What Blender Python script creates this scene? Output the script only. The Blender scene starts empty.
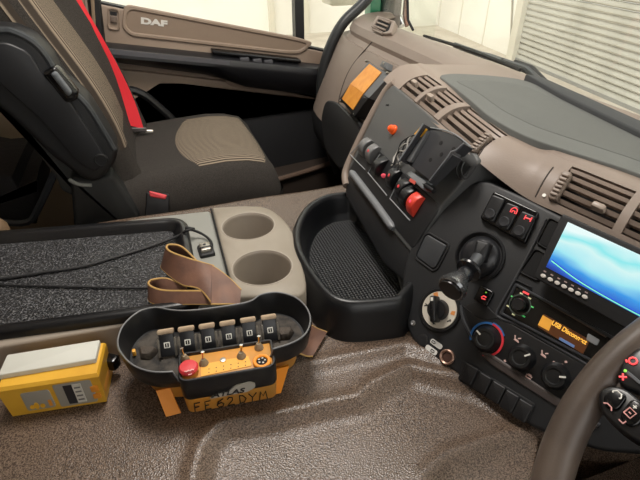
import bpy, bmesh, math, random
import numpy as np
from mathutils import Vector as V, Matrix, noise
random.seed(4)
scene = bpy.context.scene
COL = scene.collection
R_ = math.radians

# ------------------------------------------------------------------ camera, world, lights, exposure
FOC, CX, CY = 481.0, 320.0, 240.0
CAM = V((0, 0, .95)); PITCH, YAW = R_(33), R_(19)
cF = V((math.sin(YAW)*math.cos(PITCH), math.cos(YAW)*math.cos(PITCH), -math.sin(PITCH)))
cR = V((math.cos(YAW), -math.sin(YAW), 0)); cU = cR.cross(cF)
cd = bpy.data.cameras.new('camera'); cam = bpy.data.objects.new('camera', cd); COL.objects.link(cam)
cam.matrix_world = Matrix(((cR.x, cU.x, -cF.x, CAM.x), (cR.y, cU.y, -cF.y, CAM.y), (cR.z, cU.z, -cF.z, CAM.z), (0, 0, 0, 1)))
cd.sensor_width = 36; cd.lens = 36*FOC/640; cd.clip_start = .02; cd.clip_end = 100
scene.camera = cam
w = bpy.data.worlds.new('hall_light'); scene.world = w; w.use_nodes = True
w.node_tree.nodes['Background'].inputs[0].default_value = (1, .98, .945, 1)
w.node_tree.nodes['Background'].inputs[1].default_value = 2.3
def area(name, loc, target, sx, sy, power, col):
    l = bpy.data.lights.new(name, 'AREA'); l.shape = 'RECTANGLE'; l.size = sx; l.size_y = sy; l.energy = power; l.color = col
    o = bpy.data.objects.new(name, l); COL.objects.link(o); o.location = loc
    o.rotation_euler = (V(target)-V(loc)).to_track_quat('-Z', 'Y').to_euler(); return o
area('added_cab_fill', (.12, .80, 1.68), (.12, .75, 0), .30, .45, 16, (1, .94, .87))  # added area lamp under the roof, brightens the cab and gives highlights
vs = scene.view_settings
vs.view_transform = 'Standard'; vs.look = 'None'; vs.gamma = 1; vs.exposure = 0.0; vs.use_curve_mapping = False

# ------------------------------------------------------------------ layout helpers
def ray(x, y): return cF + cR*((x-CX)/FOC) - cU*((y-CY)/FOC)
def onp(x, y, p, n): d = ray(x, y); return CAM + d*((V(p)-CAM).dot(V(n))/d.dot(V(n)))
def Z(x, y, z): return onp(x, y, (0, 0, z), (0, 0, 1))
def Y(x, y, yy): return onp(x, y, (0, yy, 0), (0, 1, 0))
def proj(p):
    q = V(p)-CAM; d = q.dot(cF); return (CX+FOC*q.dot(cR)/d, CY-FOC*q.dot(cU)/d)
class Fr:
    def __init__(s, o, u, v): s.o = V(o); s.u = V(u).normalized(); s.n = s.u.cross(V(v)).normalized(); s.v = s.n.cross(s.u)
    def p(s, a, b, c=0): return s.o + s.u*a + s.v*b + s.n*c
    def px(s, x, y, c=0):
        q = onp(x, y, s.o+s.n*c, s.n)-s.o; return (q.dot(s.u), q.dot(s.v))
    def at(s, x, y, c=0): return Fr(s.p(*s.px(x, y, c), c), s.u, s.v)
    def off(s, a, b, c): return Fr(s.p(a, b, c), s.u, s.v)
    def rot(s, ang): ca, sa = math.cos(ang), math.sin(ang); return Fr(s.o, s.u*ca+s.v*sa, s.v*ca-s.u*sa)
    def poly(s, pts, c=0): return [s.px(x, y, c) for x, y in pts]
XY = Fr((0, 0, 0), (1, 0, 0), (0, 1, 0))
def XYat(p): return Fr(p, (1, 0, 0), (0, 1, 0))

def lin(c):
    if isinstance(c, str): c = tuple(int(c[i:i+2], 16)/255 for i in (0, 2, 4))
    return tuple((x/12.92 if x <= .04045 else ((x+.055)/1.055)**2.4) for x in c)
MATS = {}
def mat(name, col, rough=.5, metal=0, bump=None, var=None, spec=.5, coat=0, emit=None, emits=1):
    """bump = (noise scale, strength, distance); var = (scale, second colour, lo, hi)"""
    if name in MATS: return MATS[name]
    m = bpy.data.materials.new(name); m.use_nodes = True; nt = m.node_tree; b = nt.nodes['Principled BSDF']
    b.inputs['Base Color'].default_value = (*lin(col), 1); b.inputs['Roughness'].default_value = rough
    b.inputs['Metallic'].default_value = metal; b.inputs['Specular IOR Level'].default_value = spec
    b.inputs['Coat Weight'].default_value = coat
    if emit: b.inputs['Emission Color'].default_value = (*lin(emit), 1); b.inputs['Emission Strength'].default_value = emits
    tc = nt.nodes.new('ShaderNodeTexCoord')
    if bump:
        n = nt.nodes.new('ShaderNodeTexNoise'); n.inputs['Scale'].default_value = bump[0]; n.inputs['Detail'].default_value = 3
        bp = nt.nodes.new('ShaderNodeBump'); bp.inputs['Strength'].default_value = bump[1]; bp.inputs['Distance'].default_value = bump[2]
        nt.links.new(tc.outputs['Object'], n.inputs['Vector']); nt.links.new(n.outputs['Fac'], bp.inputs['Height']); nt.links.new(bp.outputs[0], b.inputs['Normal'])
    if var:
        n = nt.nodes.new('ShaderNodeTexNoise'); n.inputs['Scale'].default_value = var[0]; n.inputs['Detail'].default_value = 4
        r = nt.nodes.new('ShaderNodeValToRGB'); r.color_ramp.elements[0].position = var[2]; r.color_ramp.elements[1].position = var[3]
        r.color_ramp.elements[0].color = (*lin(col), 1); r.color_ramp.elements[1].color = (*lin(var[1]), 1)
        nt.links.new(tc.outputs['Object'], n.inputs['Vector']); nt.links.new(n.outputs['Fac'], r.inputs[0]); nt.links.new(r.outputs[0], b.inputs['Base Color'])
    MATS[name] = m; return m

# ------------------------------------------------------------------ objects
WLOC = {}
def setp(o, label=None, cat=None, group=None, kind=None):
    if label: o['label'] = label
    if cat: o['category'] = cat
    if group: o['group'] = group
    if kind: o['kind'] = kind
    return o
def thing(name, label, cat, loc, group=None, kind=None):
    o = bpy.data.objects.new(name, None); COL.objects.link(o); o.location = V(loc); o.empty_display_size = .02
    WLOC[o.name] = V(loc); return setp(o, label, cat, group, kind)
def obj(name, bm, m, parent=None, smooth=38, **k):
    bmesh.ops.recalc_face_normals(bm, faces=bm.faces)
    me = bpy.data.meshes.new(name); bm.to_mesh(me); bm.free()
    if smooth:
        for p in me.polygons: p.use_smooth = True
        me.set_sharp_from_angle(angle=R_(smooth))
    cs = [v.co for v in me.vertices]
    lo = V((min(c[i] for c in cs) for i in range(3))); hi = V((max(c[i] for c in cs) for i in range(3))); c = (lo+hi)/2
    me.transform(Matrix.Translation(-c))
    for mm in (m if isinstance(m, (list, tuple)) else [m]): me.materials.append(mm)
    o = bpy.data.objects.new(name, me); COL.objects.link(o); WLOC[o.name] = c
    if parent: o.parent = parent; o.location = c-WLOC[parent.name]
    else: o.location = c
    return setp(o, **k)
def copy_at(o, delta, parent=None):
    c = o.copy(); COL.objects.link(c); WLOC[c.name] = WLOC[o.name]+V(delta)
    c.parent = parent; c.location = WLOC[c.name]-(WLOC[parent.name] if parent else V((0, 0, 0))); return c

# ------------------------------------------------------------------ shapes (each returns a bmesh in world coordinates)
def rpoly(pts, r, seg=5):
    out = []; n = len(pts)
    for i in range(n):
        p0, p1, p2 = V(pts[i-1]), V(pts[i]), V(pts[(i+1) % n])
        rr = r[i] if isinstance(r, (list, tuple)) else r
        a, b = (p0-p1), (p2-p1); d = min(rr, a.length*.48, b.length*.48)
        if d < 1e-6: out.append(tuple(p1)); continue
        s, e = p1+a.normalized()*d, p1+b.normalized()*d
        for k in range(seg+1):
            t = k/seg; q = s*(1-t)**2+p1*2*t*(1-t)+e*t*t; out.append(tuple(q))
    return out
def rrect(a0, b0, a1, b1, r, seg=5): return rpoly([(a0, b0), (a1, b0), (a1, b1), (a0, b1)], r, seg)
def rr(wd, ht, r, seg=5): return rrect(-wd/2, -ht/2, wd/2, ht/2, r, seg)
def circ(r, n=32, a=0, b=0): return [(a+r*math.cos(2*math.pi*k/n), b+r*math.sin(2*math.pi*k/n)) for k in range(n)]
def inset(pts, d):
    pts = [V(p) for p in pts]; n = len(pts)
    A = sum(pts[i].x*pts[(i+1) % n].y-pts[(i+1) % n].x*pts[i].y for i in range(n)); s = 1 if A > 0 else -1
    out = []
    for i in range(n):
        e1 = (pts[i]-pts[i-1]); e2 = (pts[(i+1) % n]-pts[i])
        if e1.length < 1e-9: e1 = e2
        if e2.length < 1e-9: e2 = e1
        n1 = V((-e1.y, e1.x)).normalized()*s; n2 = V((-e2.y, e2.x)).normalized()*s
        m = n1+n2; m = m.normalized() if m.length > 1e-6 else n1
        out.append(tuple(pts[i]+m*(d/max(.5, m.dot(n1)))))
    return out
def rings(rs, caps=(True, True), bm=None, closed=True):
    bm = bm or bmesh.new(); vr = [[bm.verts.new(p) for p in r] for r in rs]; n = len(rs[0])
    for a, b in zip(vr, vr[1:]):
        for i in range(n if closed else n-1): bm.faces.new((a[i], a[(i+1) % n], b[(i+1) % n], b[i]))
    if caps[0]: bm.faces.new(vr[0][::-1])
    if caps[1]: bm.faces.new(vr[-1])
    return bm
def prism(fr, pts, c0, c1, bev=0, bm=None, seg=3, taper=0):
    """outline pts raised from c0 to c1 over the frame; top edge rounded by bev"""
    rs = [[fr.p(a, b, c0) for a, b in pts]]
    base = inset(pts, taper) if taper else pts
    if bev:
        for k in range(seg+1):
            t = k/seg*math.pi/2; ip = inset(base, bev*(1-math.cos(t))); rs.append([fr.p(a, b, c1-bev+bev*math.sin(t)) for a, b in ip])
    else: rs.append([fr.p(a, b, c1) for a, b in base])
    return rings(rs, bm=bm)
def frame_ring(fr, outer, inner, c0, c1, bm=None, bev=0):
    """flat ring between two outlines with the same number of points"""
    bm = bm or bmesh.new()
    o2 = inset(outer, bev) if bev else outer; i2 = inset(inner, -bev) if bev else inner
    rs = [[fr.p(a, b, c0) for a, b in outer], [fr.p(a, b, c1-bev) for a, b in outer], [fr.p(a, b, c1) for a, b in o2],
          [fr.p(a, b, c1) for a, b in i2], [fr.p(a, b, c1-bev) for a, b in inner], [fr.p(a, b, c0) for a, b in inner]]
    return rings(rs+[rs[0]], caps=(False, False), bm=bm)
def boxf(fr, a0, b0, c0, a1, b1, c1, bev=0, bm=None):
    return prism(fr, rrect(a0, b0, a1, b1, bev, 2) if bev else [(a0, b0), (a1, b0), (a1, b1), (a0, b1)], c0, c1, bev*.8, bm=bm, seg=2)
def lathe(fr, prof, n=32, bm=None, caps=(True, True)):
    return rings([[fr.p(r*math.cos(2*math.pi*k/n), r*math.sin(2*math.pi*k/n), c) for k in range(n)] for r, c in prof], caps=caps, bm=bm)
def cat(pts, n=6, closed=False):
    pts = [V(p) for p in pts]; out = []; N = len(pts)
    for i in range(N if closed else N-1):
        if closed: p0, p1, p2, p3 = pts[i-1], pts[i], pts[(i+1) % N], pts[(i+2) % N]
        else: p0, p1, p2, p3 = pts[max(i-1, 0)], pts[i], pts[i+1], pts[min(i+2, N-1)]
        for k in range(n):
            t = k/n; out.append(.5*((2*p1)+(p2-p0)*t+(2*p0-5*p1+4*p2-p3)*t*t+(3*p1-p0-3*p2+p3)*t**3))
    if not closed: out.append(pts[-1])
    return out
def tube(pts, r, seg=8, bm=None, closed=False):
    pts = [V(p) for p in pts]; N = len(pts); rs = []; up = None
    for i, p in enumerate(pts):
        if closed: t = pts[(i+1) % N]-pts[i-1]
        else: t = pts[min(i+1, N-1)]-pts[max(i-1, 0)]
        t.normalize()
        if up is None: up = t.orthogonal().normalized()
        up = (up-t*up.dot(t)).normalized(); s = t.cross(up)
        q = r[i] if isinstance(r, (list, tuple)) else r
        rs.append([p+(up*math.cos(2*math.pi*k/seg)+s*math.sin(2*math.pi*k/seg))*q for k in range(seg)])
    if closed: return rings(rs+[rs[0]], caps=(False, False), bm=bm)
    return rings(rs, bm=bm)
def ribbon(pts, wid, th, bm=None):
    """pts centre line, wid[i] = half-width vector, th thickness"""
    pts = [V(p) for p in pts]; N = len(pts); rs = []
    for i, p in enumerate(pts):
        t = (pts[min(i+1, N-1)]-pts[max(i-1, 0)]).normalized(); wv = V(wid[i]); nn = t.cross(wv).normalized()*th/2
        rs.append([p-wv-nn, p-wv*.5-nn, p+wv*.5-nn, p+wv-nn, p+wv+nn, p+wv*.5+nn, p-wv*.5+nn, p-wv+nn])
    return rings(rs, bm=bm)
def grid(f, nu, nv, bm=None, skip=None):
    bm = bm or bmesh.new(); vs_ = [[bm.verts.new(f(i/nu, j/nv)) for j in range(nv+1)] for i in range(nu+1)]
    for i in range(nu):
        for j in range(nv):
            if skip and skip((i+.5)/nu, (j+.5)/nv): continue
            bm.faces.new((vs_[i][j], vs_[i+1][j], vs_[i+1][j+1], vs_[i][j+1]))
    loose = [v for v in bm.verts if not v.link_faces]
    bmesh.ops.delete(bm, geom=loose, context='VERTS'); return bm
def solid(bm, th):
    """give an open sheet thickness (against its normals)"""
    bmesh.ops.recalc_face_normals(bm, faces=bm.faces); bmesh.ops.solidify(bm, geom=bm.faces[:], thickness=th); return bm
def join(*bms):
    m0 = bms[0]
    for b in bms[1:]:
        me = bpy.data.meshes.new('tmp'); b.to_mesh(me); b.free(); m0.from_mesh(me); bpy.data.meshes.remove(me)
    return m0
def text_bm(fr, s, size, th=.0004, shear=0, sx=1, align='CENTER', bold=0):
    cu = bpy.data.curves.new('tmp', 'FONT'); cu.body = s; cu.size = size; cu.extrude = th; cu.align_x = align; cu.align_y = 'CENTER'; cu.shear = shear; cu.offset = bold
    o = bpy.data.objects.new('tmp', cu); COL.objects.link(o)
    me = bpy.data.meshes.new_from_object(o.evaluated_get(bpy.context.evaluated_depsgraph_get()))
    bm = bmesh.new(); bm.from_mesh(me); bpy.data.objects.remove(o); bpy.data.curves.remove(cu); bpy.data.meshes.remove(me)
    for v in bm.verts: v.co = fr.p(v.co.x*sx, v.co.y, v.co.z)
    return bm
def strokes(fr, lines, r, bm=None):
    bm = bm or bmesh.new()
    for l in lines: tube([fr.p(a, b, r*.3) for a, b in l], r, 5, bm=bm)
    return bm

# ------------------------------------------------------------------ materials
def vinyl():
    m = mat('tunnel_vinyl', '6d6058', .27); nt = m.node_tree; b = nt.nodes['Principled BSDF']; tc = nt.nodes['Texture Coordinate']
    v = nt.nodes.new('ShaderNodeTexVoronoi'); v.inputs['Scale'].default_value = 520
    n = nt.nodes.new('ShaderNodeTexNoise'); n.inputs['Scale'].default_value = 620; n.inputs['Detail'].default_value = 2
    n2 = nt.nodes.new('ShaderNodeTexNoise'); n2.inputs['Scale'].default_value = 7
    r = nt.nodes.new('ShaderNodeValToRGB'); r.color_ramp.elements[0].position = .38; r.color_ramp.elements[1].position = .62
    r.color_ramp.elements[0].color = (*lin('42352c'), 1); r.color_ramp.elements[1].color = (*lin('7f6c5d'), 1)
    mx = nt.nodes.new('ShaderNodeMixRGB'); mx.blend_type = 'MULTIPLY'; mx.inputs[0].default_value = .35
    bp = nt.nodes.new('ShaderNodeBump'); bp.inputs['Strength'].default_value = .4; bp.inputs['Distance'].default_value = .001
    L = nt.links.new
    for x in (v, n, n2): L(tc.outputs['Object'], x.inputs['Vector'])
    L(n.outputs['Fac'], r.inputs[0]); L(r.outputs[0], mx.inputs[1]); L(n2.outputs['Fac'], mx.inputs[2]); L(mx.outputs[0], b.inputs['Base Color'])
    L(v.outputs['Distance'], bp.inputs['Height']); L(bp.outputs[0], b.inputs['Normal']); return m
def fabric(name, c1, c2, sc=900, wave=None):
    m = mat(name, c1, .95, spec=.15); nt = m.node_tree; b = nt.nodes['Principled BSDF']; tc = nt.nodes['Texture Coordinate']; L = nt.links.new
    n = nt.nodes.new('ShaderNodeTexNoise'); n.inputs['Scale'].default_value = sc
    r = nt.nodes.new('ShaderNodeValToRGB'); r.color_ramp.elements[0].position = .35; r.color_ramp.elements[1].position = .65
    r.color_ramp.elements[0].color = (*lin(c1), 1); r.color_ramp.elements[1].color = (*lin(c2), 1)
    bp = nt.nodes.new('ShaderNodeBump'); bp.inputs['Strength'].default_value = .6; bp.inputs['Distance'].default_value = .001
    L(tc.outputs['Object'], n.inputs['Vector']); src = n.outputs['Fac']
    if wave:
        wv = nt.nodes.new('ShaderNodeTexWave'); wv.inputs['Scale'].default_value = wave; wv.bands_direction = 'Y'; wv.inputs['Distortion'].default_value = 0; wv.inputs['Detail'].default_value = 1
        wv.inputs['Detail Scale'].default_value = 30
        ad = nt.nodes.new('ShaderNodeMath'); ad.operation = 'MULTIPLY_ADD'; ad.inputs[1].default_value = .75
        hm = nt.nodes.new('ShaderNodeMath'); hm.operation = 'MULTIPLY'; hm.inputs[1].default_value = .25
        L(tc.outputs['Object'], wv.inputs['Vector']); L(n.outputs['Fac'], hm.inputs[0]); L(wv.outputs['Fac'], ad.inputs[0]); L(hm.outputs[0], ad.inputs[2]); src = ad.outputs[0]
    L(src, r.inputs[0]); L(src, bp.inputs['Height']); L(r.outputs[0], b.inputs['Base Color']); L(bp.outputs[0], b.inputs['Normal']); return m
def glass():
    m = bpy.data.materials.new('window_glass'); m.use_nodes = True; nt = m.node_tree; nt.nodes.remove(nt.nodes['Principled BSDF'])
    t = nt.nodes.new('ShaderNodeBsdfTransparent'); g = nt.nodes.new('ShaderNodeBsdfGlossy'); g.inputs['Roughness'].default_value = .02
    lw = nt.nodes.new('ShaderNodeLayerWeight'); pw = nt.nodes.new('ShaderNodeMath'); pw.operation = 'POWER'; pw.inputs[1].default_value = 4; f = nt.nodes.new('ShaderNodeMath'); f.operation = 'MULTIPLY_ADD'; f.inputs[1].default_value = .5; f.inputs[2].default_value = .02; nt.links.new(lw.outputs['Facing'], pw.inputs[0]); nt.links.new(pw.outputs[0], f.inputs[0]); x = nt.nodes.new('ShaderNodeMixShader'); t.inputs[0].default_value = (.97, .985, .97, 1)
    L = nt.links.new; L(f.outputs[0], x.inputs[0]); L(t.outputs[0], x.inputs[1]); L(g.outputs[0], x.inputs[2]); L(x.outputs[0], nt.nodes['Material Output'].inputs[0]); return m
GLASS = glass()
VINYL = vinyl()
BROWN = mat('brown_plastic', '82746a', .48, bump=(500, .25, .0008), var=(9, '8a7c71', .3, .7))
BROWN_D = mat('brown_trim', '6e6056', .5, bump=(500, .2, .0006))
BLACK = mat('black_plastic', '151517', .45, bump=(700, .25, .0006))
BLACKM = mat('black_matt_plastic', '141416', .62, bump=(700, .2, .0005))
BLACKG = mat('black_gloss', '0b0b0d', .2)
PANEL = mat('charcoal_panel', '222325', .52, bump=(900, .2, .0005))
GREYP = mat('grey_switch_panel', '4c4d4d', .5, bump=(900, .15, .0004))
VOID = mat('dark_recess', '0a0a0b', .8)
GREYT = mat('grey_trim', '75777a', .42)
BEIGE = mat('beige_console', '938a7d', .5, bump=(400, .12, .0005), var=(11, '887f72', .35, .7))
GREYC = mat('grey_console', '85857f', .5, bump=(500, .12, .0005))
CHROME = mat('chrome', 'd8d8da', .15, 1)
STEEL = mat('worn_steel', 'b0aaa0', .35, 1)
WHITE = mat('white_print', 'e4e2da', .6)
REDLIT = mat('red_lit_icon', 'e05050', .5, emit='ff4a50', emits=.8)
# ================================================================== the hall outside
HALLW = mat('hall_wall_paint', 'efece2', .8, var=(.6, 'e8e4d9', .4, .6))
HALLF = mat('hall_floor_concrete', 'cfc6b8', .7, var=(2, 'bdb2a2', .4, .65))
a_, b_ = Z(517, 60, -1.25), Z(640, 113, -1.25)
rd = (b_-a_).normalized(); rn = V((rd.y, -rd.x, 0))
if rn.x > 0: rn = -rn                                                # towards the truck
RW = Fr(a_, rd, (0, 0, 1)); 
if RW.n.dot(rn) < 0: RW = Fr(a_, rd, (0, 0, 1)); RW.n = rn
obj('floor', boxf(XY, -14, -14, -1.35, 14, 16, -1.25), HALLF, kind='structure', smooth=0)
wl = thing('wall_front', None, None, a_+V((0, 0, 0)), kind='structure')
bm = boxf(RW, -9, 0, -.15, -.22, 9, 0); boxf(RW, -.22, 5.2, -.15, 7, 9, 0, bm=bm); boxf(RW, 7, 0, -.15, 18, 9, 0, bm=bm)
obj('wall_panel', bm, HALLW, wl, smooth=0)
for k in range(-6, 0): obj('panel_joint', boxf(RW, k*1.25-.25, 0, -.002, k*1.25-.225, 9, .012), mat('joint_strip', 'd8d2c2', .7), wl, smooth=0)
obj('cable_duct', tube([RW.p(-2.2, 6, .02), RW.p(-.35, .35, .02)], .02, 6), mat('grey_duct', 'a8a294', .6), wl)
obj('wall_left', boxf(XY, -14, 12.2, -1.25, 10, 12.5, 8), HALLW, kind='structure', smooth=0)
for k, x in enumerate((2.9, 3.75)): obj('trim_%d' % (k+1), boxf(XY, x, 12.1, -1.25, x+.12, 12.2, 8, bm=None), mat('wall_post', 'd6d0bf', .7), kind='structure', smooth=0)
# roller shutter door with single slats
SHUT = mat('shutter_slat_paint', 'b9b6ab', .55, var=(1.5, 'aaa79c', .4, .7))
sh = thing('roller_shutter', 'pale grey ribbed roller shutter door seen through the windscreen', 'roller door', RW.p(3.4, 0, .05))
def slat_bm(b):
    prof = [(0, -.02), (.008, .010), (.03, .028), (.065, .024), (.088, .004), (.098, -.02)]
    return rings([[RW.p(a, b+y, c) for y, c in prof] for a in (0.0, 6.9)], closed=True)
s0 = obj('slat', slat_bm(0.02), SHUT, sh)
for k in range(1, 50): copy_at(s0, (0, 0, .0995*k), sh)
obj('bottom_bar', boxf(RW, 0, 0, -.03, 6.9, .05, .05), mat('shutter_bar', '8d8c86', .6), sh, smooth=0)
for a in (-.22, 6.9): obj('guide_rail', boxf(RW, a, 0, -.05, a+.22, 5.2, .12), mat('shutter_rail', 'cfcabb', .6), sh, smooth=0)

# ================================================================== cab shell
DOORY = 1.6
HEAD = mat('cab_lining', '9b9184', .9)
cab = thing('wall_rear', None, None, (-.75, .55, 0), kind='structure')
obj('rear_lining', boxf(XY, -.80, -.6, .85, -.75, 1.7, 1.8), HEAD, cab, smooth=0)
obj('rear_lining_shaded', boxf(XY, -.80, -.6, 0, -.74, 1.7, .85), mat('rear_shade_black', '141314', .95), cab, smooth=0)  # lower rear wall coloured near-black to stand for shade behind the seat
obj('ceiling', boxf(XY, -.80, -.6, 1.75, .78, 1.7, 1.80), HEAD, kind='structure', smooth=0)
wr = thing('wall_right', None, None, (0, -.58, 0), kind='structure')
bm = boxf(XY, -.8, -.62, 0, .9, -.55, .62); boxf(XY, -.8, -.62, 1.5, .9, -.55, 1.8, bm=bm); boxf(XY, -.8, -.62, .62, -.25, -.55, 1.5, bm=bm); boxf(XY, .62, -.62, .62, .75, -.55, 1.5, bm=bm)
obj('door_lining', bm, BROWN, wr, smooth=0)
FLOORD = mat('cab_floor_mat', '242120', .9, bump=(200, .4, .002))
cf = thing('cab_floor', None, None, (.1, .55, 0), kind='structure')
obj('floor_mat', boxf(XY, -.75, -.55, -.05, .80, 1.6, 0), FLOORD, cf, smooth=0)
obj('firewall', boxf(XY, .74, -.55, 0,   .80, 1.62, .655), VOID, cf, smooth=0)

# engine tunnel: moulded vinyl over the engine
def plane_poly(px, z=.45): return np.array([tuple(Z(x, y, z))[:2] for x, y in px])
def sdist(P, poly):
    """signed distance (negative inside) of points P to polygon"""
    n = len(poly); d = np.full(len(P), 1e9); ins = np.zeros(len(P), bool)
    for i in range(n):
        a, b = poly[i], poly[(i+1) % n]; e = b-a; t = np.clip(((P-a)@e)/(e@e), 0, 1); d = np.minimum(d, np.hypot(*(P-a-t[:, None]*e).T))
        c = ((a[1] > P[:, 1]) != (b[1] > P[:, 1])) & (P[:, 0] < (b[0]-a[0])*(P[:, 1]-a[1])/((b[1]-a[1]) or 1e-9)+a[0]); ins ^= c
    return np.where(ins, -d, d)
def sst(x): x = np.clip(x, 0, 1); return x*x*(3-2*x)
rec1 = plane_poly([(200, 540), (206, 470), (212, 448), (226, 432), (275, 421), (331, 407), (364, 401), (380, 387), (412, 372), (470, 385), (600, 440), (720, 540)])
rec2 = plane_poly([(-80, 430), (240, 386), (291, 374), (337, 363), (406, 350), (470, 372), (600, 440), (720, 540), (-80, 700)])
rec3 = plane_poly([(425, 540), (436, 475), (456, 456), (500, 441), (560, 425), (720, 470), (720, 600), (430, 600)])
rec4 = plane_poly([(378, 405), (385, 395), (400, 392), (440, 450), (470, 540), (415, 540), (405, 470)])
TX0, TX1, TY0, TY1 = -.74, .62, .197, .955
NX, NY = 300, 190
xs = np.linspace(TX0, TX1, NX+1); ys = np.linspace(TY0, TY1, NY+1)
G = np.array([(x, y) for x in xs for y in ys])
hgt = -.010*sst(.5-sdist(G, rec1)/.036)-.005*sst((G[:, 0]-.01)/.07)*sst(.5-sdist(G, rec2)/.028)-.009*sst(.5-sdist(G, rec3)/.036)+.0045*np.exp(-((sdist(G, rec1)-.012)/.011)**2)*(np.abs(G[:, 0]-.1) < 9)+.0030*sst((G[:, 0]-.01)/.07)*np.exp(-((sdist(G, rec2)-.010)/.010)**2)+.0045*np.exp(-((sdist(G, rec3)-.012)/.011)**2)
edge = np.minimum.reduce([G[:, 1]-TY0, TY1-G[:, 1]]); hgt += -.03*(1-np.sqrt(np.clip(1-(1-np.clip(edge/.03, 0, 1))**2, 0, 1)))
hgt += -.30*sst(.5-sdist(G, plane_poly([(552, 434), (640, 452), (900, 640), (600, 760), (546, 500)]))/.02)
hgt += .0012*np.sin(G[:, 0]*23+1)*np.sin(G[:, 1]*19)
Hh = hgt.reshape(NX+1, NY+1)
def tunnel_z(x, y):
    i = int(round((x-TX0)/(TX1-TX0)*NX)); j = int(round((y-TY0)/(TY1-TY0)*NY)); return .45+Hh[min(max(i, 0), NX)][min(max(j, 0), NY)]
bm = grid(lambda u, v: V((TX0+(TX1-TX0)*u, TY0+(TY1-TY0)*v, .45+Hh[round(u*NX)][round(v*NY)])), NX, NY,
          skip=lambda u, v: TX0+(TX1-TX0)*u < .14 and .60 < TY0+(TY1-TY0)*v < .80)
for yy, z0 in ((TY0, .42), (TY1, .42)):
    q = [bm.verts.new((x, yy, z)) for x, z in ((TX0, z0), (TX1, z0), (TX1, 0), (TX0, 0))]; bm.faces.new(q)
tun = obj('engine_tunnel', bm, VINYL, kind='structure', label='speckled brown vinyl engine tunnel cover with moulded steps', smooth=60)

# ================================================================== passenger door
DR = Fr((0, DOORY, 0), (1, 0, 0), (0, 0, 1))                          # u forward, v up, n towards the camera
assert DR.n.y < 0
door = thing('door_1', None, None, (.2, DOORY, 0), kind='structure')
DBROWN = mat('door_trim_brown', '9a8878', .5, bump=(500, .2, .0006), var=(6, '8d7b6c', .3, .7))
def dpr(name, px, c0, c1, m, r=.01, bev=.004, par=None):
    return obj(name, prism(DR, rpoly(DR.poly(px, 0), r), c0, c1, bev), m, par or door)
obj('lower_panel', boxf(DR, -.6, 0, -.05, .95, .47, -.01), mat('door_lower_black', '202022', .65), door, smooth=0)
obj('door_core', prism(DR, DR.poly([(40, -8), (84, 2), (305, 52), (372, 66), (372, 200), (40, 200)]), -.05, -.012), DBROWN, door, smooth=0)
dpr('lower_cover', [(158, 84), (180, 86), (330, 105), (372, 108), (372, 240), (150, 240), (160, 100), (150, 90)], -.012, .0, mat('door_lower_black', '161618', .7), .006)
dpr('upper_trim', [(92, -1), (100, 4), (305, 48), (372, 62), (372, 110), (318, 76), (104, 52), (84, 50), (84, -2)], -.05, .01, DBROWN, .004)
dpr('mid_trim', [(60, 62), (330, 93), (352, 96), (352, 104), (330, 104), (180, 84), (160, 84), (152, 90), (158, 102), (172, 122), (172, 145), (60, 145)], -.03, .006, DBROWN, .006)
# relief panel with the maker's letters
rel = DR.poly([(128, 9), (296, 41), (307, 44), (300, 50), (286, 50), (132, 32), (126, 26)], .01)
obj('relief_panel', frame_ring(DR, rpoly(inset(rel, -.012), .02), rpoly(rel, .02), .008, .016, bev=.003), DBROWN, door)
obj('relief_inlay', prism(DR, rpoly(rel, .02), .0, .0115), mat('door_inlay', '8a7868', .55, bump=(600, .2, .0005)), door)
tf = DR.at(154, 22.5, .012)
t0, t1 = DR.px(143, 21.5, .012), DR.px(166, 24.5, .012)
ang = math.atan2(t1[1]-t0[1], t1[0]-t0[0])
obj('badge_lettering', text_bm(tf.rot(ang), 'DAF', .022, .0012, sx=1.75, bold=.0012), mat('badge_silver', 'd9d6d0', .4), door, smooth=0)
# lock slider
lk = obj('lock_slider', frame_ring(DR, rpoly(DR.poly([(107, 6), (120, 8), (120, 31), (107, 29)], .01), .012), rpoly(DR.poly([(109, 9), (118, 10.5), (118, 29), (109, 27)], .01), .008), .008, .016, bev=.002), DBROWN, door)
obj('slider_knob', prism(DR, rpoly(DR.poly([(110, 15), (117, 16), (117, 23), (110, 22)], .01), .004), .006, .018, .003), BROWN_D, lk)
obj('slider_recess', prism(DR, rpoly(DR.poly([(110, 11), (117, 12), (117, 16), (110, 15)], .01), .003), .006, .0115), BLACK, lk)
# armrest
AP = [(-.13, .655, .0), (.55, .54, .0)]
def arm(u, v):   # loft along door
    return None
arm_rings = []
for k in range(13):
    t = k/12; x = -.125+t*.70; zt = .678-.118*t; e = min(1, (1-t)/.08)**.5; d = .075*max(e, .15)
    hb = .048+.034*t+.022*min(1, max(0, (t-.45)/.12))
    arm_rings.append([V((x, DOORY, zt)), V((x, DOORY-d*.55, zt)), V((x, DOORY-d*.9, zt-.006)), V((x, DOORY-d, zt-.018)), V((x, DOORY-d, zt-.028)), V((x, DOORY-d*.8, zt-hb*.7)), V((x, DOORY-d*.45, zt-hb)), V((x, DOORY, zt-hb))])
obj('armrest', rings(arm_rings), mat('armrest_black', '1c1c1f', .42, bump=(600, .15, .0005)), door)
obj('armrest_ledge_highlight', ribbon([V((-.125+.36*k/8, DOORY-.079+.003, .678-.0607*k/8-.012)) for k in range(9)], [(0, 0, .007)]*9, .004), mat('ledge_highlight_grey', '5a5a5e', .2), door)  # paler strip: highlight along the black armrest put into the colour
obj('grab_recess', prism(DR, rpoly(DR.poly([(221, 73), (262, 78), (258, 86), (246, 89), (228, 85)], .0), .02), -.01, .012, .004), mat('grab_cup', '9c8878', .42), door)
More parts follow.
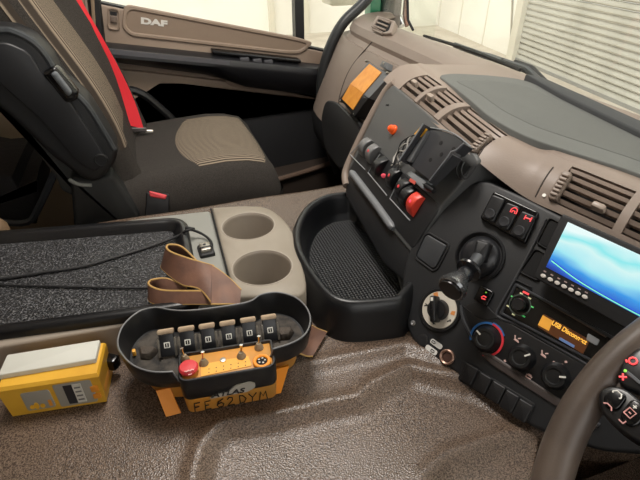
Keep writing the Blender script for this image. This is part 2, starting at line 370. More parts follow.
sp = obj('switch_plate', prism(DR, rpoly([(.19, .628), (.47, .580), (.47, .592), (.19, .640)], .01), .0, .05, .004), BLACKG, door)
for x in (.285, .325, .36): obj('window_switch', boxf(DR.off(x, .648-.165*x, .045), -.014, -.02, 0, .014, 0.012, .014, .003), mat('switch_grey', '4a4a4e', .35), sp)
# pocket at the bottom of the door
pk = [Y(262, 170, 1.52), Y(300, 160, 1.52), Y(334, 150, 1.52)]
pocket = obj('door_pocket', prism(Fr((0, 1.6, 0), (1, 0, 0), (0, 0, 1)), [(.22, .02), (.62, .02), (.62, .225), (.22, .195)], 0, .075, .01), mat('pocket_brown', '3a3029', .65), door)
obj('pocket_rim', tube(cat([V((.20, 1.53, .18)), V((.35, 1.52, .195)), V((.52, 1.52, .222)), V((.60, 1.52, .243)), V((.625, 1.54, .25)), V((.63, 1.60, .252))], 5), .009, 8), mat('pocket_rim_brown', '6f5a4c', .5), door)
# black curved grab bar behind the seat cushion
obj('grab_bar', tube(cat([Y(126, 90, 1.52), Y(135, 91, 1.52), Y(147, 97, 1.52), Y(160, 108, 1.52), Y(174, 121, 1.52), Y(185, 135, 1.52)], 5), .012, 8), BLACK, door)
# window with seal and frame
win = thing('window_1', None, None, (.2, DOORY, .7), kind='structure')
obj('pane', boxf(DR, -.7, .45, -.035, 1.0, 1.5, -.030), GLASS, win, smooth=0)
obj('divider_bar', boxf(DR, DR.px(295.5, 14)[0], .60, -.04, DR.px(304.5, 14)[0], 1.5, -.005), BLACK, win, smooth=0)
obj('sill_seal', prism(DR, DR.poly([(84, -6), (100, 2), (305, 46), (372, 60), (372, 64), (305, 50), (100, 6), (84, -2)], 0), -.04, -.0, 0), BLACKM, win, smooth=0)
obj('top_frame', boxf(DR, -.8, 1.42, -.06, 1.0, 1.8, .02), BLACK, win, smooth=0)
pil = thing('trim_3', None, None, (-.3, 1.6, 0), kind='structure')
obj('pillar_cover', boxf(DR, -.8, 0, -.06, DR.px(94, 20)[0], 1.5, .0), mat('pillar_tan', 'a08c74', .7), pil, smooth=0)
obj('pillar_seal', tube([Y(91, -60, 1.585), Y(94, 0, 1.585), Y(99, 40, 1.585), Y(104, 62, 1.585), Y(112, 110, 1.585)], .017, 8), BLACKM, pil)
obj('pillar_edge', tube([Y(88, -60, 1.57), Y(93, 8, 1.57), Y(95, 42, 1.57)], .005, 6), mat('pillar_edge_tan', '8f7c66', .6), pil)

# windscreen, pillar and what hangs outside
ws = thing('window_2', None, None, (.76, .55, .7), kind='structure')
WS = Fr((.755, 0, .69), (0, -1, 0), (.10, 0, 1))
obj('pane', boxf(WS, -1.62, 0, 0, .6, 1.1, .005), GLASS, ws, smooth=0)
obj('screen_seal', boxf(WS, -1.62, -.07, -.01, .6, -.022, .012), BLACKM, ws, smooth=0)
pa = thing('trim_4', None, None, (.8, 1.6, .6), kind='structure')
obj('pillar_core', prism(XY, rrect(.766, 1.595, .810, 1.66, .01), .60, 1.8), BLACK, pa)
obj('pillar_paint', prism(XY, rrect(.728, 1.60, .765, 1.65, .004), .60, 1.8), mat('green_paint', '1e6b4a', .3, coat=.5), pa)
obj('pillar_inner', prism(XY, rrect(.795, 1.565, .825, 1.594, .01), .60, 1.8), mat('pillar_inner_brown', '5d5550', .5), pa)
obj('corner_seal', tube([onp(x, y, (.75, 0, 0), (1, 0, 0)) for x, y in ((408, -40), (407.5, 0), (408, 20), (413, 30))], .004, 6), BLACKM, ws)
wp = thing('windscreen_wiper', 'black windscreen wiper resting along the bottom of the windscreen', 'wiper', (.85, .95, .68))
WP = lambda x, y: Z(x, y, .70)
wq = [onp(x, y, (.80, 0, 0), (1, 0, 0)) for x, y in ((424, 36), (470, 50), (520, 70), (538, 82))]
obj('blade', tube(cat(wq[:3], 4), .005, 6), BLACKM, wp)
obj('arm', tube([onp(x, y, (.82, 0, 0), (1, 0, 0)) for x, y in ((462, 50), (490, 57), (527, 70), (540, 82))], .0085, 8), mat('wiper_arm', '3b3d3e', .4), wp)
obj('spring_bracket', tube([onp(x, y, (.815, 0, 0), (1, 0, 0)) for x, y in ((455, 45), (480, 54), (502, 61))], .008, 6), mat('wiper_bracket', '6a6c6c', .4), wp)
obj('pivot', tube([onp(x, y, (.83, 0, 0), (1, 0, 0)) for x, y in ((515, 62), (530, 70), (541, 83))], [.006, .012, .014], 8), BLACKM, wp)
mi = thing('side_mirror', 'pale door mirror seen from below through the passenger window', 'mirror', (.9, 1.9, .8))
MF = Fr(Y(345, 1, 2.0), (1, 0, 0), (0, 0, 1))
obj('housing', boxf(MF, -.085, -.012, -.05, .06, .30, .05, .02), mat('mirror_housing', 'cfcab8', .5), mi)
obj('bracket', tube([MF.p(.05, .1, 0), MF.p(.15, .12, 0), MF.p(.22, .1, 0)], .012), BLACK, mi)
mb = thing('mirror_stay', 'chromed mirror stay standing outside the windscreen corner', 'mirror arm', (.9, 1.55, .7))
obj('tube', tube([onp(x, y, (.86, 0, 0), (1, 0, 0)) for x, y in ((401, -30), (399, 0), (398, 14), (402, 26))], .011, 10), CHROME, mb)
obj('clamp', tube([onp(x, y, (.86, 0, 0), (1, 0, 0)) for x, y in ((406, -2), (404.5, 14), (407, 26))], .008, 8), mat('clamp_brown', '7c5a4c', .35, .6), mb)
# A-pillar grab handle (long black bar in front of the door)
gh = thing('grab_handle', 'long curved black grab handle rising beside the passenger door', 'grab handle', Y(335, 160, 1.45))
gp = cat([Y(390, -35, 1.5), Y(366, 0, 1.5), Y(344, 22, 1.5), Y(331, 45, 1.5), Y(323, 72, 1.5), Y(321, 100, 1.5), Y(326, 135, 1.48), Y(338, 172, 1.46)], 6)
obj('bar', tube(gp, .0165, 12), mat('handle_black', '2a2c2d', .4), gh)

# ================================================================== passenger seat
SEATD = fabric('seat_fabric_dark', '2d2a28', '413d39', 700)
SEATL = fabric('seat_fabric_woven', '3b342e', '8a7d6d', 900, wave=42)
SHELL = mat('seat_shell_black', '161719', .5, bump=(700, .2, .0006))
seat = thing('passenger_seat', 'dark fabric passenger seat with ribbed woven centre panels', 'seat', (0, 1.22, 0))
SY0, SY1 = 1.0, 1.44
def sec(x, zt, zb, wy, bol=.012, n=9):
    """cushion cross section (closed ring in y,z) at x"""
    c = (SY0+SY1)/2; hw = (SY1-SY0)/2*wy; out = []
    for k in range(25):
        s = -1+2*k/24; ed = abs(s); y = c+hw*s
        z = zt+bol*math.exp(-((ed-.78)/.18)**2)-.012*max(0, (ed-.55))/.45+.006*(1-s*s)
        if ed > .86: z -= (zt-zb)*.32*((ed-.86)/.14)**2.2
        out.append(V((x, y, z)))
    out += [V((x, c+hw*1.0, zb+.05)), V((x, c+hw*.97, zb)), V((x, c-hw*.97, zb)), V((x, c-hw*1.0, zb+.05))]
    return out
CP = [(-.20, .47, .36, .93), (-.12, .475, .35, .98), (-.04, .482, .345, 1), (.05, .488, .345, 1), (.13, .492, .345, 1), (.18, .488, .345, .99), (.224, .476, .35, .98), (.246, .452, .36, .96), (.256, .42, .375, .93)]
obj('cushion', rings([sec(*c) for c in CP]), SEATD, seat, smooth=60)
def cz(x):
    for (x0, z0, *_), (x1, z1, *_) in zip(CP, CP[1:]):
        if x0 <= x <= x1: return z0+(z1-z0)*(x-x0)/(x1-x0)
    return CP[-1][1]
def cush_top(x, s): return cz(x)+.012*math.exp(-((abs(s)-.78)/.18)**2)-.012*max(0, abs(s)-.55)/.45+.006*(1-s*s)
def ins(u, v):
    s = -.82+1.5*v; xb = .03+.04*abs(2*v-1)**2; x = xb+(.240-.02*abs(2*v-1)**3-xb)*u
    e = min(u, 1-u, v, 1-v); return V((x, (SY0+SY1)/2+(SY1-SY0)/2*s, cush_top(x, s)+.0035*min(1, e/.06)))
obj('cushion_insert', grid(ins, 24, 24), SEATL, seat, smooth=60)
obj('seat_base', boxf(XY, -.16, 1.05, 0, .17, 1.40, .352, .01), BLACKM, seat)
# backrest
BO = V((-.115, 0, .47)); BW = V((-.33, 0, 1)).normalized(); BN = V((BW.z, 0, -BW.x))
BY0, BY1 = 1.03, 1.41
def bsec(t):
    c = (BY0+BY1)/2; hw = (BY1-BY0)/2*(1-.10*max(0, t-.45)**1.5); o = BO+BW*t; out = []
    lum = .02*math.exp(-((t-.18)/.16)**2)
    for k in range(25):
        s = -1+2*k/24; ed = abs(s); d = .045+lum+(.035 if s > 0 else .010)*math.exp(-((ed-.80)/.20)**2)
        if ed > .86: d -= .10*((ed-.86)/.14)**2
        out.append(o+BN*d+V((0, c+hw*s, 0)))
    out += [o-BN*.06+V((0, c+hw*.9, 0)), o-BN*.06+V((0, c-hw*.9, 0))]
    return out
obj('backrest', rings([bsec(t) for t in np.linspace(-.02, .85, 22)]), SEATD, seat, smooth=60)
def bins(u, v):
    t = .07+.75*u; s = -.95+1.37*v; c = (BY0+BY1)/2; hw = (BY1-BY0)/2*(1-.10*max(0, t-.45)**1.5)
    lum = .02*math.exp(-((t-.18)/.16)**2); d = .045+lum+(.035 if s > 0 else .010)*math.exp(-((abs(s)-.80)/.20)**2)-(.10*((abs(s)-.86)/.14)**2 if abs(s) > .86 else 0); e = min(u, 1-u, v, 1-v)
    return BO+BW*t+BN*(d+.004*min(1, e/.05))+V((0, c+hw*s, 0))
obj('backrest_insert', grid(bins, 30, 20), SEATL, seat, smooth=60)
# recliner shell on the near side
SS = Fr((0, .985, 0), (1, 0, 0), (0, 0, 1))
shell = obj('side_shell', prism(SS, rpoly(SS.poly([(-40, 25), (0, 28), (12, 29), (33, 39), (48, 54), (62, 78), (88, 102), (106, 130), (118, 150), (116, 163), (104, 178), (94, 184), (80, 178), (52, 158), (8, 116), (-40, 78)], .02), .012), -.045, .02, .014, seg=4), SHELL, seat)
obj('shell_edge', tube(cat([SS.p(*SS.px(x, y, .018), .016) for x, y in ((-40, 28), (0, 31), (12, 32), (32, 42), (46, 57), (60, 80), (86, 105), (104, 133), (114, 150))], 4), .0065, 8), mat('shell_edge_grey', '34373a', .38), shell)
obj('inner_plate', prism(SS, rpoly(SS.poly([(-20, 42), (8, 42), (30, 52), (42, 72), (70, 100), (96, 140), (108, 160), (95, 172), (78, 162), (40, 118), (-20, 66)], .02), .01), .015, .025, .004), mat('shell_plate', '1b1c1f', .42), shell)
obj('tilt_handle', prism(SS, rpoly(SS.poly([(42, 73), (54, 66), (60, 70), (79, 93), (77, 100), (66, 103)], .03), .006), .01, .036, .006), BLACKG, seat)
obj('handle_grip', prism(SS, rpoly(SS.poly([(50, 74), (56, 71), (73, 93), (68, 97)], .04), .006), .03, .042, .004), mat('handle_grip_grey', '606468', .35), seat)
obj('pivot_cap', lathe(SS.at(101, 160, .025), [(.013, -.004), (.013, .001), (.011, .0025), (.0105, .001)], 24), mat('pivot_cap_black', '17181a', .4), seat)
obj('side_cover', prism(SS, rpoly(SS.poly([(70, 178), (90, 181), (104, 176), (112, 176), (140, 215), (140, 240), (75, 240)], 0), .008), -.05, .0, .01), mat('cover_black', '1d1e1e', .6), seat)
obj('cover_lip', tube(cat([SS.p(*SS.px(x, y, .0), .001) for x, y in ((69, 179), (78, 184), (92, 185))], 4), .004, 6), mat('lip_grey', '8b8d8a', .4), seat)
obj('back_panel', prism(Fr((0, 1.04, 0), (1, 0, 0), (0, 0, 1)), rpoly(Fr((0, 1.04, 0), (1, 0, 0), (0, 0, 1)).poly([(-60, 40), (10, 80), (90, 170), (85, 200), (62, 190), (55, 175), (8, 112), (-60, 60)], 0), .01), -.30, .01, .01), mat('back_panel_grey', '393a37', .75), seat)
# red buckle beside the cushion
bk = thing('belt_buckle', 'black seat belt buckle with red release button beside the cushion', 'buckle', Y(158, 200, .985))
BK = Fr(Y(158, 196, .99), (1, 0, -.25), (0, .35, 1))
obj('buckle_body', boxf(BK, -.024, -.055, -.012, .024, .006, .008, .004), BLACK, bk)
obj('release_button', prism(BK, rpoly([(-.019, .010), (-.017, -.002), (.015, -.006), (.018, .004)], .003), .0, .0105, .003), mat('buckle_red', 'd2454b', .45), bk)
# red seat belt
belt = thing('seat_belt', 'bright red seat belt hanging beside the passenger seat', 'seat belt', Y(138, 130, 1.31))
bp_ = [Y(60, -30, 1.40), Y(74, 0, 1.38), Y(91, 30, 1.36), Y(112, 68, 1.345), Y(127, 100, 1.33), Y(136, 127, 1.31)]
bc = cat(bp_, 5)
obj('webbing', ribbon(bc, [(.018, -.002, -.0065)]*len(bc), .002), mat('belt_red', 'd8232f', .75, bump=(900, .3, .0005)), belt)
TG = Fr(Y(137, 129, 1.31), (1, 0, -.1), (0, .5, 1))
obj('tongue', boxf(TG, -.024, -.008, -.004, .024, .003, .004, .002), mat('tongue_dark', '3a3432', .35, .5), belt)
obj('tongue_plate', boxf(TG,   .02, -.010, -.002, .04, -.003, .002, .002), STEEL, belt)
# things behind the seat
bag = thing('storage_bag', 'black bag standing in the dark behind the seat', 'bag', (-.5, 1.2, 0))
bl = [Y(-60, 170, 1.15), Y(-10, 178, 1.15), Y(12, 176, 1.15), Y(18, 188, 1.15), Y(33, 188, 1.15), Y(38, 172, 1.15), Y(40, 190, 1.15), Y(36, 225, 1.15), Y(-60, 225, 1.15)]
BGF = Fr((0, 1.15, 0), (1, 0, 0), (0, 0, 1))
obj('bag_body', prism(BGF, [BGF.px(*proj(p)) for p in bl], -.25, 0, .01), mat('bag_black', '191617', .8, bump=(60, .5, .004)), bag)
obj('bag_strap', tube(cat([Y(0, 222, 1.1), Y(28, 222, 1.1), Y(40, 205, 1.1), Y(55, 172, 1.1)], 4), .008, 6), mat('bag_strap_grey', '34363a', .5), bag)
kn = obj('wooden_knob', lathe(XYat(Z(-4, 226, .50)), [(.004, -.05), (.014, -.045), (.019, -.02), (.018, 0), (.012, .010), (.003, .013)], 20), mat('knob_wood', '6e5942', .6), label='tan rounded knob at the far end of the black tray', cat='knob')
# ================================================================== dashboard
hK = V((.92, .39, 0)).normalized(); eK = R_(35)
K = Fr(Z(415, 345, .45), (hK.y, -hK.x, 0), hK*math.sin(eK)+V((0, 0, math.cos(eK))))   # centre panel: u to the driver's side, v up the panel, n out
assert K.n.x < 0 and K.n.z > 0
eS = R_(30)
S = Fr(K.p(*K.px(413, 250)), (0, -1, 0), (math.sin(eS), 0, math.cos(eS)))             # switch panel
dash = thing('dashboard', 'wraparound brown and black truck dashboard with vents and switch panels', 'dashboard', (.55, .6, .45))

# ---- vent strip: ruled, slightly bulged surface above the panels
lowc = [S.p(*S.px(383, 80)), S.p(*S.px(394, 90)), S.p(*S.px(412, 105)), S.p(*S.px(430, 120)), S.p(*S.px(470, 155)), K.p(*K.px(520, 194)), K.p(*K.px(560, 214)), K.p(*K.px(600, 233)), K.p(*K.px(640, 252)), K.p(*K.px(700, 281)), K.p(*K.px(800, 330)), K.p(*K.px(900, 380))]
dirs = [V((1, 0, 0))]*4+[V((.98, .2, 0)).normalized()]+[hK]*7
lowp = cat(lowc, 12); dirp = [v.normalized() for v in cat(dirs, 12)]
NS = len(lowp)-1; SL = .072
def strip(s, t, d=0):
    f = min(max(s, 0), 1)*NS; i = min(int(f), NS-1); g = f-i
    lo = lowp[i].lerp(lowp[i+1], g); h = dirp[i].lerp(dirp[i+1], g).normalized()
    ST = R_(float(np.interp(s, (.15, .30, .37, .46), (70, 76, 74, 52))))
    up = h*math.sin(ST)+V((0, 0, math.cos(ST))); nn = -h*math.cos(ST)+V((0, 0, math.sin(ST)))
    return lo+up*(SL*t)+nn*(.010*math.sin(math.pi*min(max(t, 0), 1))-d)
_tab = [(i/400, j/24, proj(strip(i/400, j/24))) for i in range(401) for j in range(25)]
def strip_px(x, y): return min(_tab, key=lambda q: (q[2][0]-x)**2+(q[2][1]-y)**2)[:2]
sA = strip_px(398, 90)[0]; sB = strip_px(486, 146)[0]; sC = strip_px(556, 188)[0]; sD = strip_px(622, 212)[0]
VENTS = [(sA, sB, .08, .90), (sC, sD, .12, .90), (sD+.022, sD+.022+(sD-sC), .12, .90)]
def invent(s, t): return any(a < s < b and c < t < d for a, b, c, d in VENTS)
NSTR = 260
sgrid = sorted(set([i/200 for i in range(201)]+[v for q in VENTS for v in q[:2]])); tgrid = sorted(set([0, .04, .08, .12, .25, .4, .5, .6, .75, .88, .90, .96, 1]))
bm = bmesh.new(); vv = [[bm.verts.new(strip(s, t)) for t in tgrid] for s in sgrid]
for i in range(len(sgrid)-1):
    for j in range(len(tgrid)-1):
        if not invent((sgrid[i]+sgrid[i+1])/2, (tgrid[j]+tgrid[j+1])/2): bm.faces.new((vv[i][j], vv[i+1][j], vv[i+1][j+1], vv[i][j+1]))
# roll over onto the top surface and back to the windscreen
_ta, _tb, _tc = strip(strip_px(445, 86)[0], 1), strip(strip_px(640, 195)[0], 1), V((.75, .6, .695))
_tn = (_tb-_ta).cross(_tc-_ta).normalized(); _tn = _tn if _tn.z > 0 else -_tn
_tu = V((1, 0, -_tn.x/_tn.z)).normalized()
TM = Fr(_ta+_tn*.0012, _tu, _tn.cross(_tu))
def onTM(p): return V((p.x, p.y, _ta.z-((p.x-_ta.x)*_tn.x+(p.y-_ta.y)*_tn.y)/_tn.z-.001))
sub = sgrid[::3]+[sgrid[-1]]
roll = []
for s in sub:
    e = strip(s, 1); e0 = strip(s, .9); dr = (e-e0).normalized(); h = V((dr.x, dr.y, 0)).normalized()
    end = V((.752, e.y+(.752-e.x)*h.y/max(h.x, .3)*.25, .692))
    roll.append([e, (e+h*.008).lerp(onTM(e+h*.008), .5)+V((0, 0, .002)), onTM(e+h*.020)+V((0, 0, .001)), onTM(e+h*.05), onTM(e.lerp(end, .3)), onTM(e.lerp(end, .7))-V((0, 0, .003)), V((end.x, end.y, min(onTM(end).z-.004, .684)))])
bmt = rings([[r[j] for r in roll] for j in range(7)], caps=(False, False), closed=False)
bm = join(bm, bmt); bmesh.ops.remove_doubles(bm, verts=bm.verts, dist=.0004)
obj('vent_fascia', bm, BROWN, dash, smooth=50)
SLAT = mat('vent_slat_brown', '8a7b70', .42); FR_B = mat('vent_frame_brown', '75675c', .45)
def vent(q, struts, tabs, nsl, wheel=None):
    s0, s1, t0, t1 = q
    N = 24; per = [(s0+(s1-s0)*k/N, t0) for k in range(N)]+[(s1, t0+(t1-t0)*k/6) for k in range(6)]+[(s1-(s1-s0)*k/N, t1) for k in range(N)]+[(s0, t1-(t1-t0)*k/6) for k in range(6)]
    v = obj('air_vent', rings([[strip(s, t, 0) for s, t in per], [strip(s, t, .03) for s, t in per]], caps=(False, False)), FR_B, dash)
    obj('vent_back', grid(lambda a, b: strip(s0+(s1-s0)*a, t0+(t1-t0)*b, .0295), N, 4), VOID, v)
    cuts = [s0]+[s0+(s1-s0)*c for c in struts]+[s1]
    gap = .0045
    for a, b in zip(cuts, cuts[1:]):
        for k in range(nsl):
            t = t0+(t1-t0)*(k+.5)/nsl; pts = [strip(a+(b-a)*j/8, t, .0) for j in range(9)]
            rs = []
            for j in range(9):
                ss = a+(b-a)*j/8; p0 = strip(ss, t-.03, .004); p1 = strip(ss, t+.03, .001); p2 = strip(ss, t+.045, .012); p3 = strip(ss, t-.01, .014)
                rs.append([p0, p1, p2, p3])
            obj('slat', rings(rs), SLAT, v)
    for c in struts:
        ss = s0+(s1-s0)*c
        rs = [[strip(ss-.007, t0+(t1-t0)*j/8, .0+(-.003)), strip(ss+.007, t0+(t1-t0)*j/8, -.003), strip(ss+.007, t0+(t1-t0)*j/8, .018), strip(ss-.007, t0+(t1-t0)*j/8, .018)] for j in range(9)]
        obj('strut', rings(rs), BROWN, v)
    for (fs, ft) in tabs:
        ss = s0+(s1-s0)*fs; tt = t0+(t1-t0)*ft; p = strip(ss, tt, 0); n = (strip(ss, tt, -.01)-p).normalized(); u = (strip(ss+.01, tt)-p).normalized()
        f = Fr(p, u, n.cross(u)); obj('direction_tab', boxf(f, -.008, -.004, -.004, .008, .004, .007, .003), mat('tab_grey', '9a8c80', .4), v)
    return v
v1 = vent(VENTS[0], (.30, .66), ((.10, .40), (.40, .35)), 5)
v2 = vent(VENTS[1], (), ((.68, .28),), 5)
v3 = vent(VENTS[2], (), ((.5, .3),), 5)
# thumb wheels and marks
def thumb(x, y, par, ln=.022):
    s, t = strip_px(x, y); p = strip(s, t); n = (strip(s, t, -.01)-p).normalized(); up = (strip(s, t+.1)-strip(s, t-.1)).normalized()
    f = Fr(p, n.cross(up)*-1, up)
    if f.n.dot(n) < 0: f = Fr(p, f.u*-1, up)
    th = obj('thumb_wheel', prism(f, rr(.013, ln*1.9, .006), -.004, .003, .002), FR_B, par)
    for k in range(6): obj('wheel_rib', boxf(f, -.0045, (k-2.5)*.0056-.0017, .001, .0045, (k-2.5)*.0056+.0017, .006, .001), SLAT, th)
thumb(560, 185, v2); thumb(481, 143, v1, .02)
for x, y in ((545, 195),):
    s, t = strip_px(x, y); p = strip(s, t); n = (strip(s, t, -.01)-p).normalized(); obj('vent_mark', lathe(Fr(p, n.orthogonal(), n.cross(n.orthogonal())), [(.0025, -.001), (.0025, .0008)], 12), WHITE, dash)
# panel seams across the blank brown part
for x0, y0, x1, y1 in ((474, 163, 487, 143), (536, 196, 553, 168)):
    a, b = strip_px(x0, y0), strip_px(x1, y1)
    obj('seam', tube([strip(a[0]+(b[0]-a[0])*k/6, max(.03, a[1])+(b[1]-max(.03, a[1]))*k/6, -.0002) for k in range(7)], .0009, 5), mat('seam_dark', '3a322d', .8), dash)

# ---- grey-green mat on top and dark foam strip at the windscreen

MATG = mat('dash_mat_grey', '60625f', .75, bump=(1400, .5, .0008), var=(3, '656764', .4, .6))
mo = TM.poly([(437, 77), (452, 75), (490, 77), (524, 81), (580, 107), (640, 137), (760, 195), (820, 250), (700, 205), (640, 176), (583, 158), (527, 140), (490, 120), (464, 97), (447, 84)], 0)
obj('top_mat', prism(TM, rpoly(mo, .03), -.012, .0035, .002), MATG, dash)
mi_ = TM.poly([(452, 82), (490, 83), (522, 87), (580, 114), (640, 145), (740, 196), (700, 194), (640, 164), (585, 146), (536, 130), (502, 113), (478, 95)], 0)
obj('mat_field', prism(TM, rpoly(mi_, .02), .0, .0042, .0006), mat('dash_mat_dots', '676966', .8, bump=(2200, .9, .0012)), dash)
fo = TM.poly([(524, 80), (540, 83), (640, 129), (800, 203), (800, 216), (640, 141), (560, 101)], .0)
obj('screen_foam', prism(TM, fo, -.01, .012, .004), mat('foam_dark', '3f4142', .85, bump=(400, .4, .001)), dash)

# ---- centre panel (gear lever, heater, radio)
kp = [(414, 344), (405, 325), (400, 295), (404, 262), (415, 232), (432, 208), (452, 190), (476, 181), (490, 180), (520, 194), (560, 214), (640, 252), (760, 310), (800, 400), (700, 460), (600, 452), (535, 430)]
kpo = rpoly(K.poly(kp), .012)
obj('centre_panel', prism(K, kpo, -.16, 0, .006), PANEL, dash)
# raised rim around the radio column and lower lip
def ktube(px, r, c=.001, n=4): return tube(cat([K.p(*K.px(x, y), c) for x, y in px], n), r, 6)
RIMC = mat('panel_rim', '3f4043', .4)
obj('panel_rim', ktube([(546, 219), (530, 252), (508, 292), (497, 312), (500, 318), (520, 326), (560, 349), (600, 372)], .0018), RIMC, dash)
obj('panel_rim', ktube([(461, 305), (463, 318), (470, 333), (482, 351), (510, 372), (560, 402), (600, 425)], .0022), RIMC, dash)
obj('heater_panel', prism(K, rpoly(K.poly([(463, 306), (482, 300), (497, 316), (600, 374), (620, 400), (590, 418), (500, 364), (474, 338)]), .01), -.005, .0012, .0008), mat('heater_black', '18181a', .4), dash)
obj('trim_bar', prism(K, rpoly(K.poly([(477, 349), (490, 352), (550, 392), (600, 424), (596, 430), (546, 400), (492, 365)]), .004), -.005, .003, .002), mat('trim_bar_brown', '4b4442', .4), dash)
# blank cover with rounded groove
co = K.poly([(425, 236), (429, 234), (448, 245), (447, 249), (437, 268), (433, 270), (417, 258), (417, 254)])
obj('blank_cover', frame_ring(K, rpoly(inset(co, -.003), .008), rpoly(co, .007), -.002, .0022, bev=.0008), BLACKM, dash)
obj('cover_lid', prism(K, rpoly(inset(co, .0015), .006), -.002, .0030, .0015), mat('cover_charcoal', '35373a', .5, bump=(900, .2, .0005)), dash)
# three-switch bank
sb = obj('switch_bank', prism(K, rpoly(K.poly([(495, 192), (540, 213), (526, 245), (481, 219)]), .004), -.003, .006, .002), BLACKG, dash)
KB = K.at(511, 217, .006)
for i, (x, y) in enumerate(((493.5, 209), (508, 217), (523, 226))):
    f = K.at(x, y, .006); bt = obj('push_switch', prism(f.rot(0), rr(.0185, .034, .003), -.001, .004, .0015), mat('switch_black', '202123', .38), sb)
    obj('push_pad', lathe(f.off(0, -.008, .0035), [(.0072, 0), (.0072, .002), (.006, .003), (.001, .0025)], 20), mat('pad_black', '2b2c2f', .35), bt)
fA = K.at(514, 211, .0105); fH = K.at(528, 218.5, .0105)
obj('switch_symbol', strokes(fA, [[(-.004, -.003), (-.004, .001), (-.0025, .0035), (0, .0045), (.0025, .0035), (.004, .001), (.004, -.003)], [(-.002, -.003), (-.0015, .0), (.0015, .0), (.002, -.003)]], .0007), REDLIT, sb)
obj('switch_symbol', strokes(fH, [[(-.004, -.003), (-.004, .003)], [(.004, -.003), (.004, .003)], [(-.004, 0), (.004, 0)]], .0008), REDLIT, sb)
# slots beside the monitor
for px in ([(550, 219), (562, 225), (549, 249), (538, 243)], [(536, 250), (548, 256), (538, 280), (521, 272)], [(516, 281), (531, 288), (529, 291), (515, 285)]):
    pp = K.poly(px); sl = obj('storage_slot', prism(K, rpoly(inset(pp, .001), .004), -.01, .0012), VOID, dash)
    obj('slot_rim', frame_ring(K, rpoly(inset(pp, -.002), .005), rpoly(pp, .004), -.001, .003, bev=.0008), BLACK, sl)
# light switch
LS = K.at(440, 310, 0)
ls = obj('light_switch', lathe(LS, [(.031, -.003), (.031, .002), (.0295, .004), (.027, .004), (.0265, .0015), (.001, .0015)], 40), BLACK, dash)
obj('dial_ring', frame_ring(LS, circ(.0258, 40), circ(.0145, 40), .001, .0032, bev=.0005), mat('dial_white', 'cfc8ba', .5), ls)
obj('dial_mark', prism(LS, rpoly([(-.019, .016), (-.014, .012), (-.010, .016), (-.014, .021)], .001), .002, .0036), mat('dial_orange', 'd48a4a', .5), ls)
obj('dial_mark', prism(LS, rpoly([(.023, .004), (.017, .003), (.017, .008), (.022, .010)], .001), .002, .0036), MATS['dial_orange'], ls)
obj('dial_icon', strokes(LS.off(-.02, -.004, .003), [[(-.002, -.002), (.002, .002)], [(-.002, .002), (.002, 0)]], .0008), VOID, ls)
obj('dial_icon', strokes(LS.off(.02, -.006, .003), [[(-.002, -.002), (.002, .002)], [(0, .003), (.002, 0)]], .0008), VOID, ls)
obj('dial_icon', strokes(LS.off(.002, -.020, .003), [[(-.003, 0), (.003, 0)], [(0, .002), (0, -.002)]], .0008), VOID, ls)
obj('dial_knob', join(lathe(LS, [(.0145, .001), (.014, .012), (.013, .014), (.001, .0145)], 30), prism(LS.rot(R_(30)), rr(.0085, .036, .003), .01, .026, .003)), mat('knob_black', '131315', .4), ls)
obj('knob_mark', boxf(LS.rot(R_(30)).off(0, .013, .0255), -.0018, -.0025, 0, .0018, .0025, .001), WHITE, ls)
obj('panel_seam', ktube([(459, 303), (480, 318), (497, 318)], .0009), VOID, dash)
obj('panel_screw', lathe(K.at(413, 323), [(.004, -.001), (.004, .001), (.0015, .0018), (.0005, .001)], 14), mat('screw_grey', 'a5a5a5', .3, .8), dash)
# heater knobs
def knob(x, y, r, name='heater_knob', pang=60):
    f = K.at(x, y, 0); k = obj(name, lathe(f, [(r*1.06, 0), (r*1.06, .003), (r*.96, .005), (r*.90, .010), (r*.80, .0125), (r*.6, .0125), (r*.52, .0112), (r*.2, .0115), (.0005, .0115)], 36), mat('heater_knob_black', '1a1b1d', .32), dash)
    a = R_(pang); obj('knob_pointer', prism(f.rot(a), rr(.0018, r*.45, .0006), .0175, .0192), WHITE, k) if 0 else None
    obj('knob_pointer', boxf(f.rot(a).off(0, r*.62, .0), -.0010, -.0035, .0105, .0010, .0035, .0131), WHITE, k); return f, k
f1, k1 = knob(487, 339, .0165, pang=70)
def arcring(fr, r0, r1, a0, a1, c0, c1, n=24):
    rs = [[fr.p(r*math.cos(R_(a0+(a1-a0)*k/n)), r*math.sin(R_(a0+(a1-a0)*k/n)), c) for r, c in ((r0, c0), (r1, c0), (r1, c1), (r0, c1))] for k in range(n+1)]
    return rings(rs)
obj('cold_arc', arcring(f1, .0195, .0222, 95, 215, .001, .0028), mat('arc_blue', '2f6fb4', .5), dash)
obj('warm_arc', arcring(f1, .0195, .0222, -75, 95, .001, .0028), mat('arc_red', 'd8323f', .5), dash)
obj('cold_arc_inner', arcring(f1, .0222, .0236, 40, 95, .001, .0028), MATS['arc_blue'], dash)
f2, k2 = knob(522.5, 357.5, .0155, pang=-40)
f3, k3 = knob(556, 376, .0155, pang=-60)
ICON = mat('icon_pink', 'd9b7b0', .6)
def icon(x, y, kind=0):
    f = K.at(x, y, .0014); b = {0: [[(-.004, .003), (-.002, -.001), (.003, -.002)], [(.001, .001), (.004, .003)], [(-.003, -.002), (.004, -.003)]], 1: [[(-.003, -.002), (.003, -.002), (.0035, .001), (-.0035, .001), (-.003, -.002)], [(-.002, .0025), (.002, .0025)]], 2: [[(-.0015, 0), (.0015, 0)], [(0, -.0015), (0, .0015)]]}[kind]
    obj('heater_icon', strokes(f, b, .0009), ICON, dash)
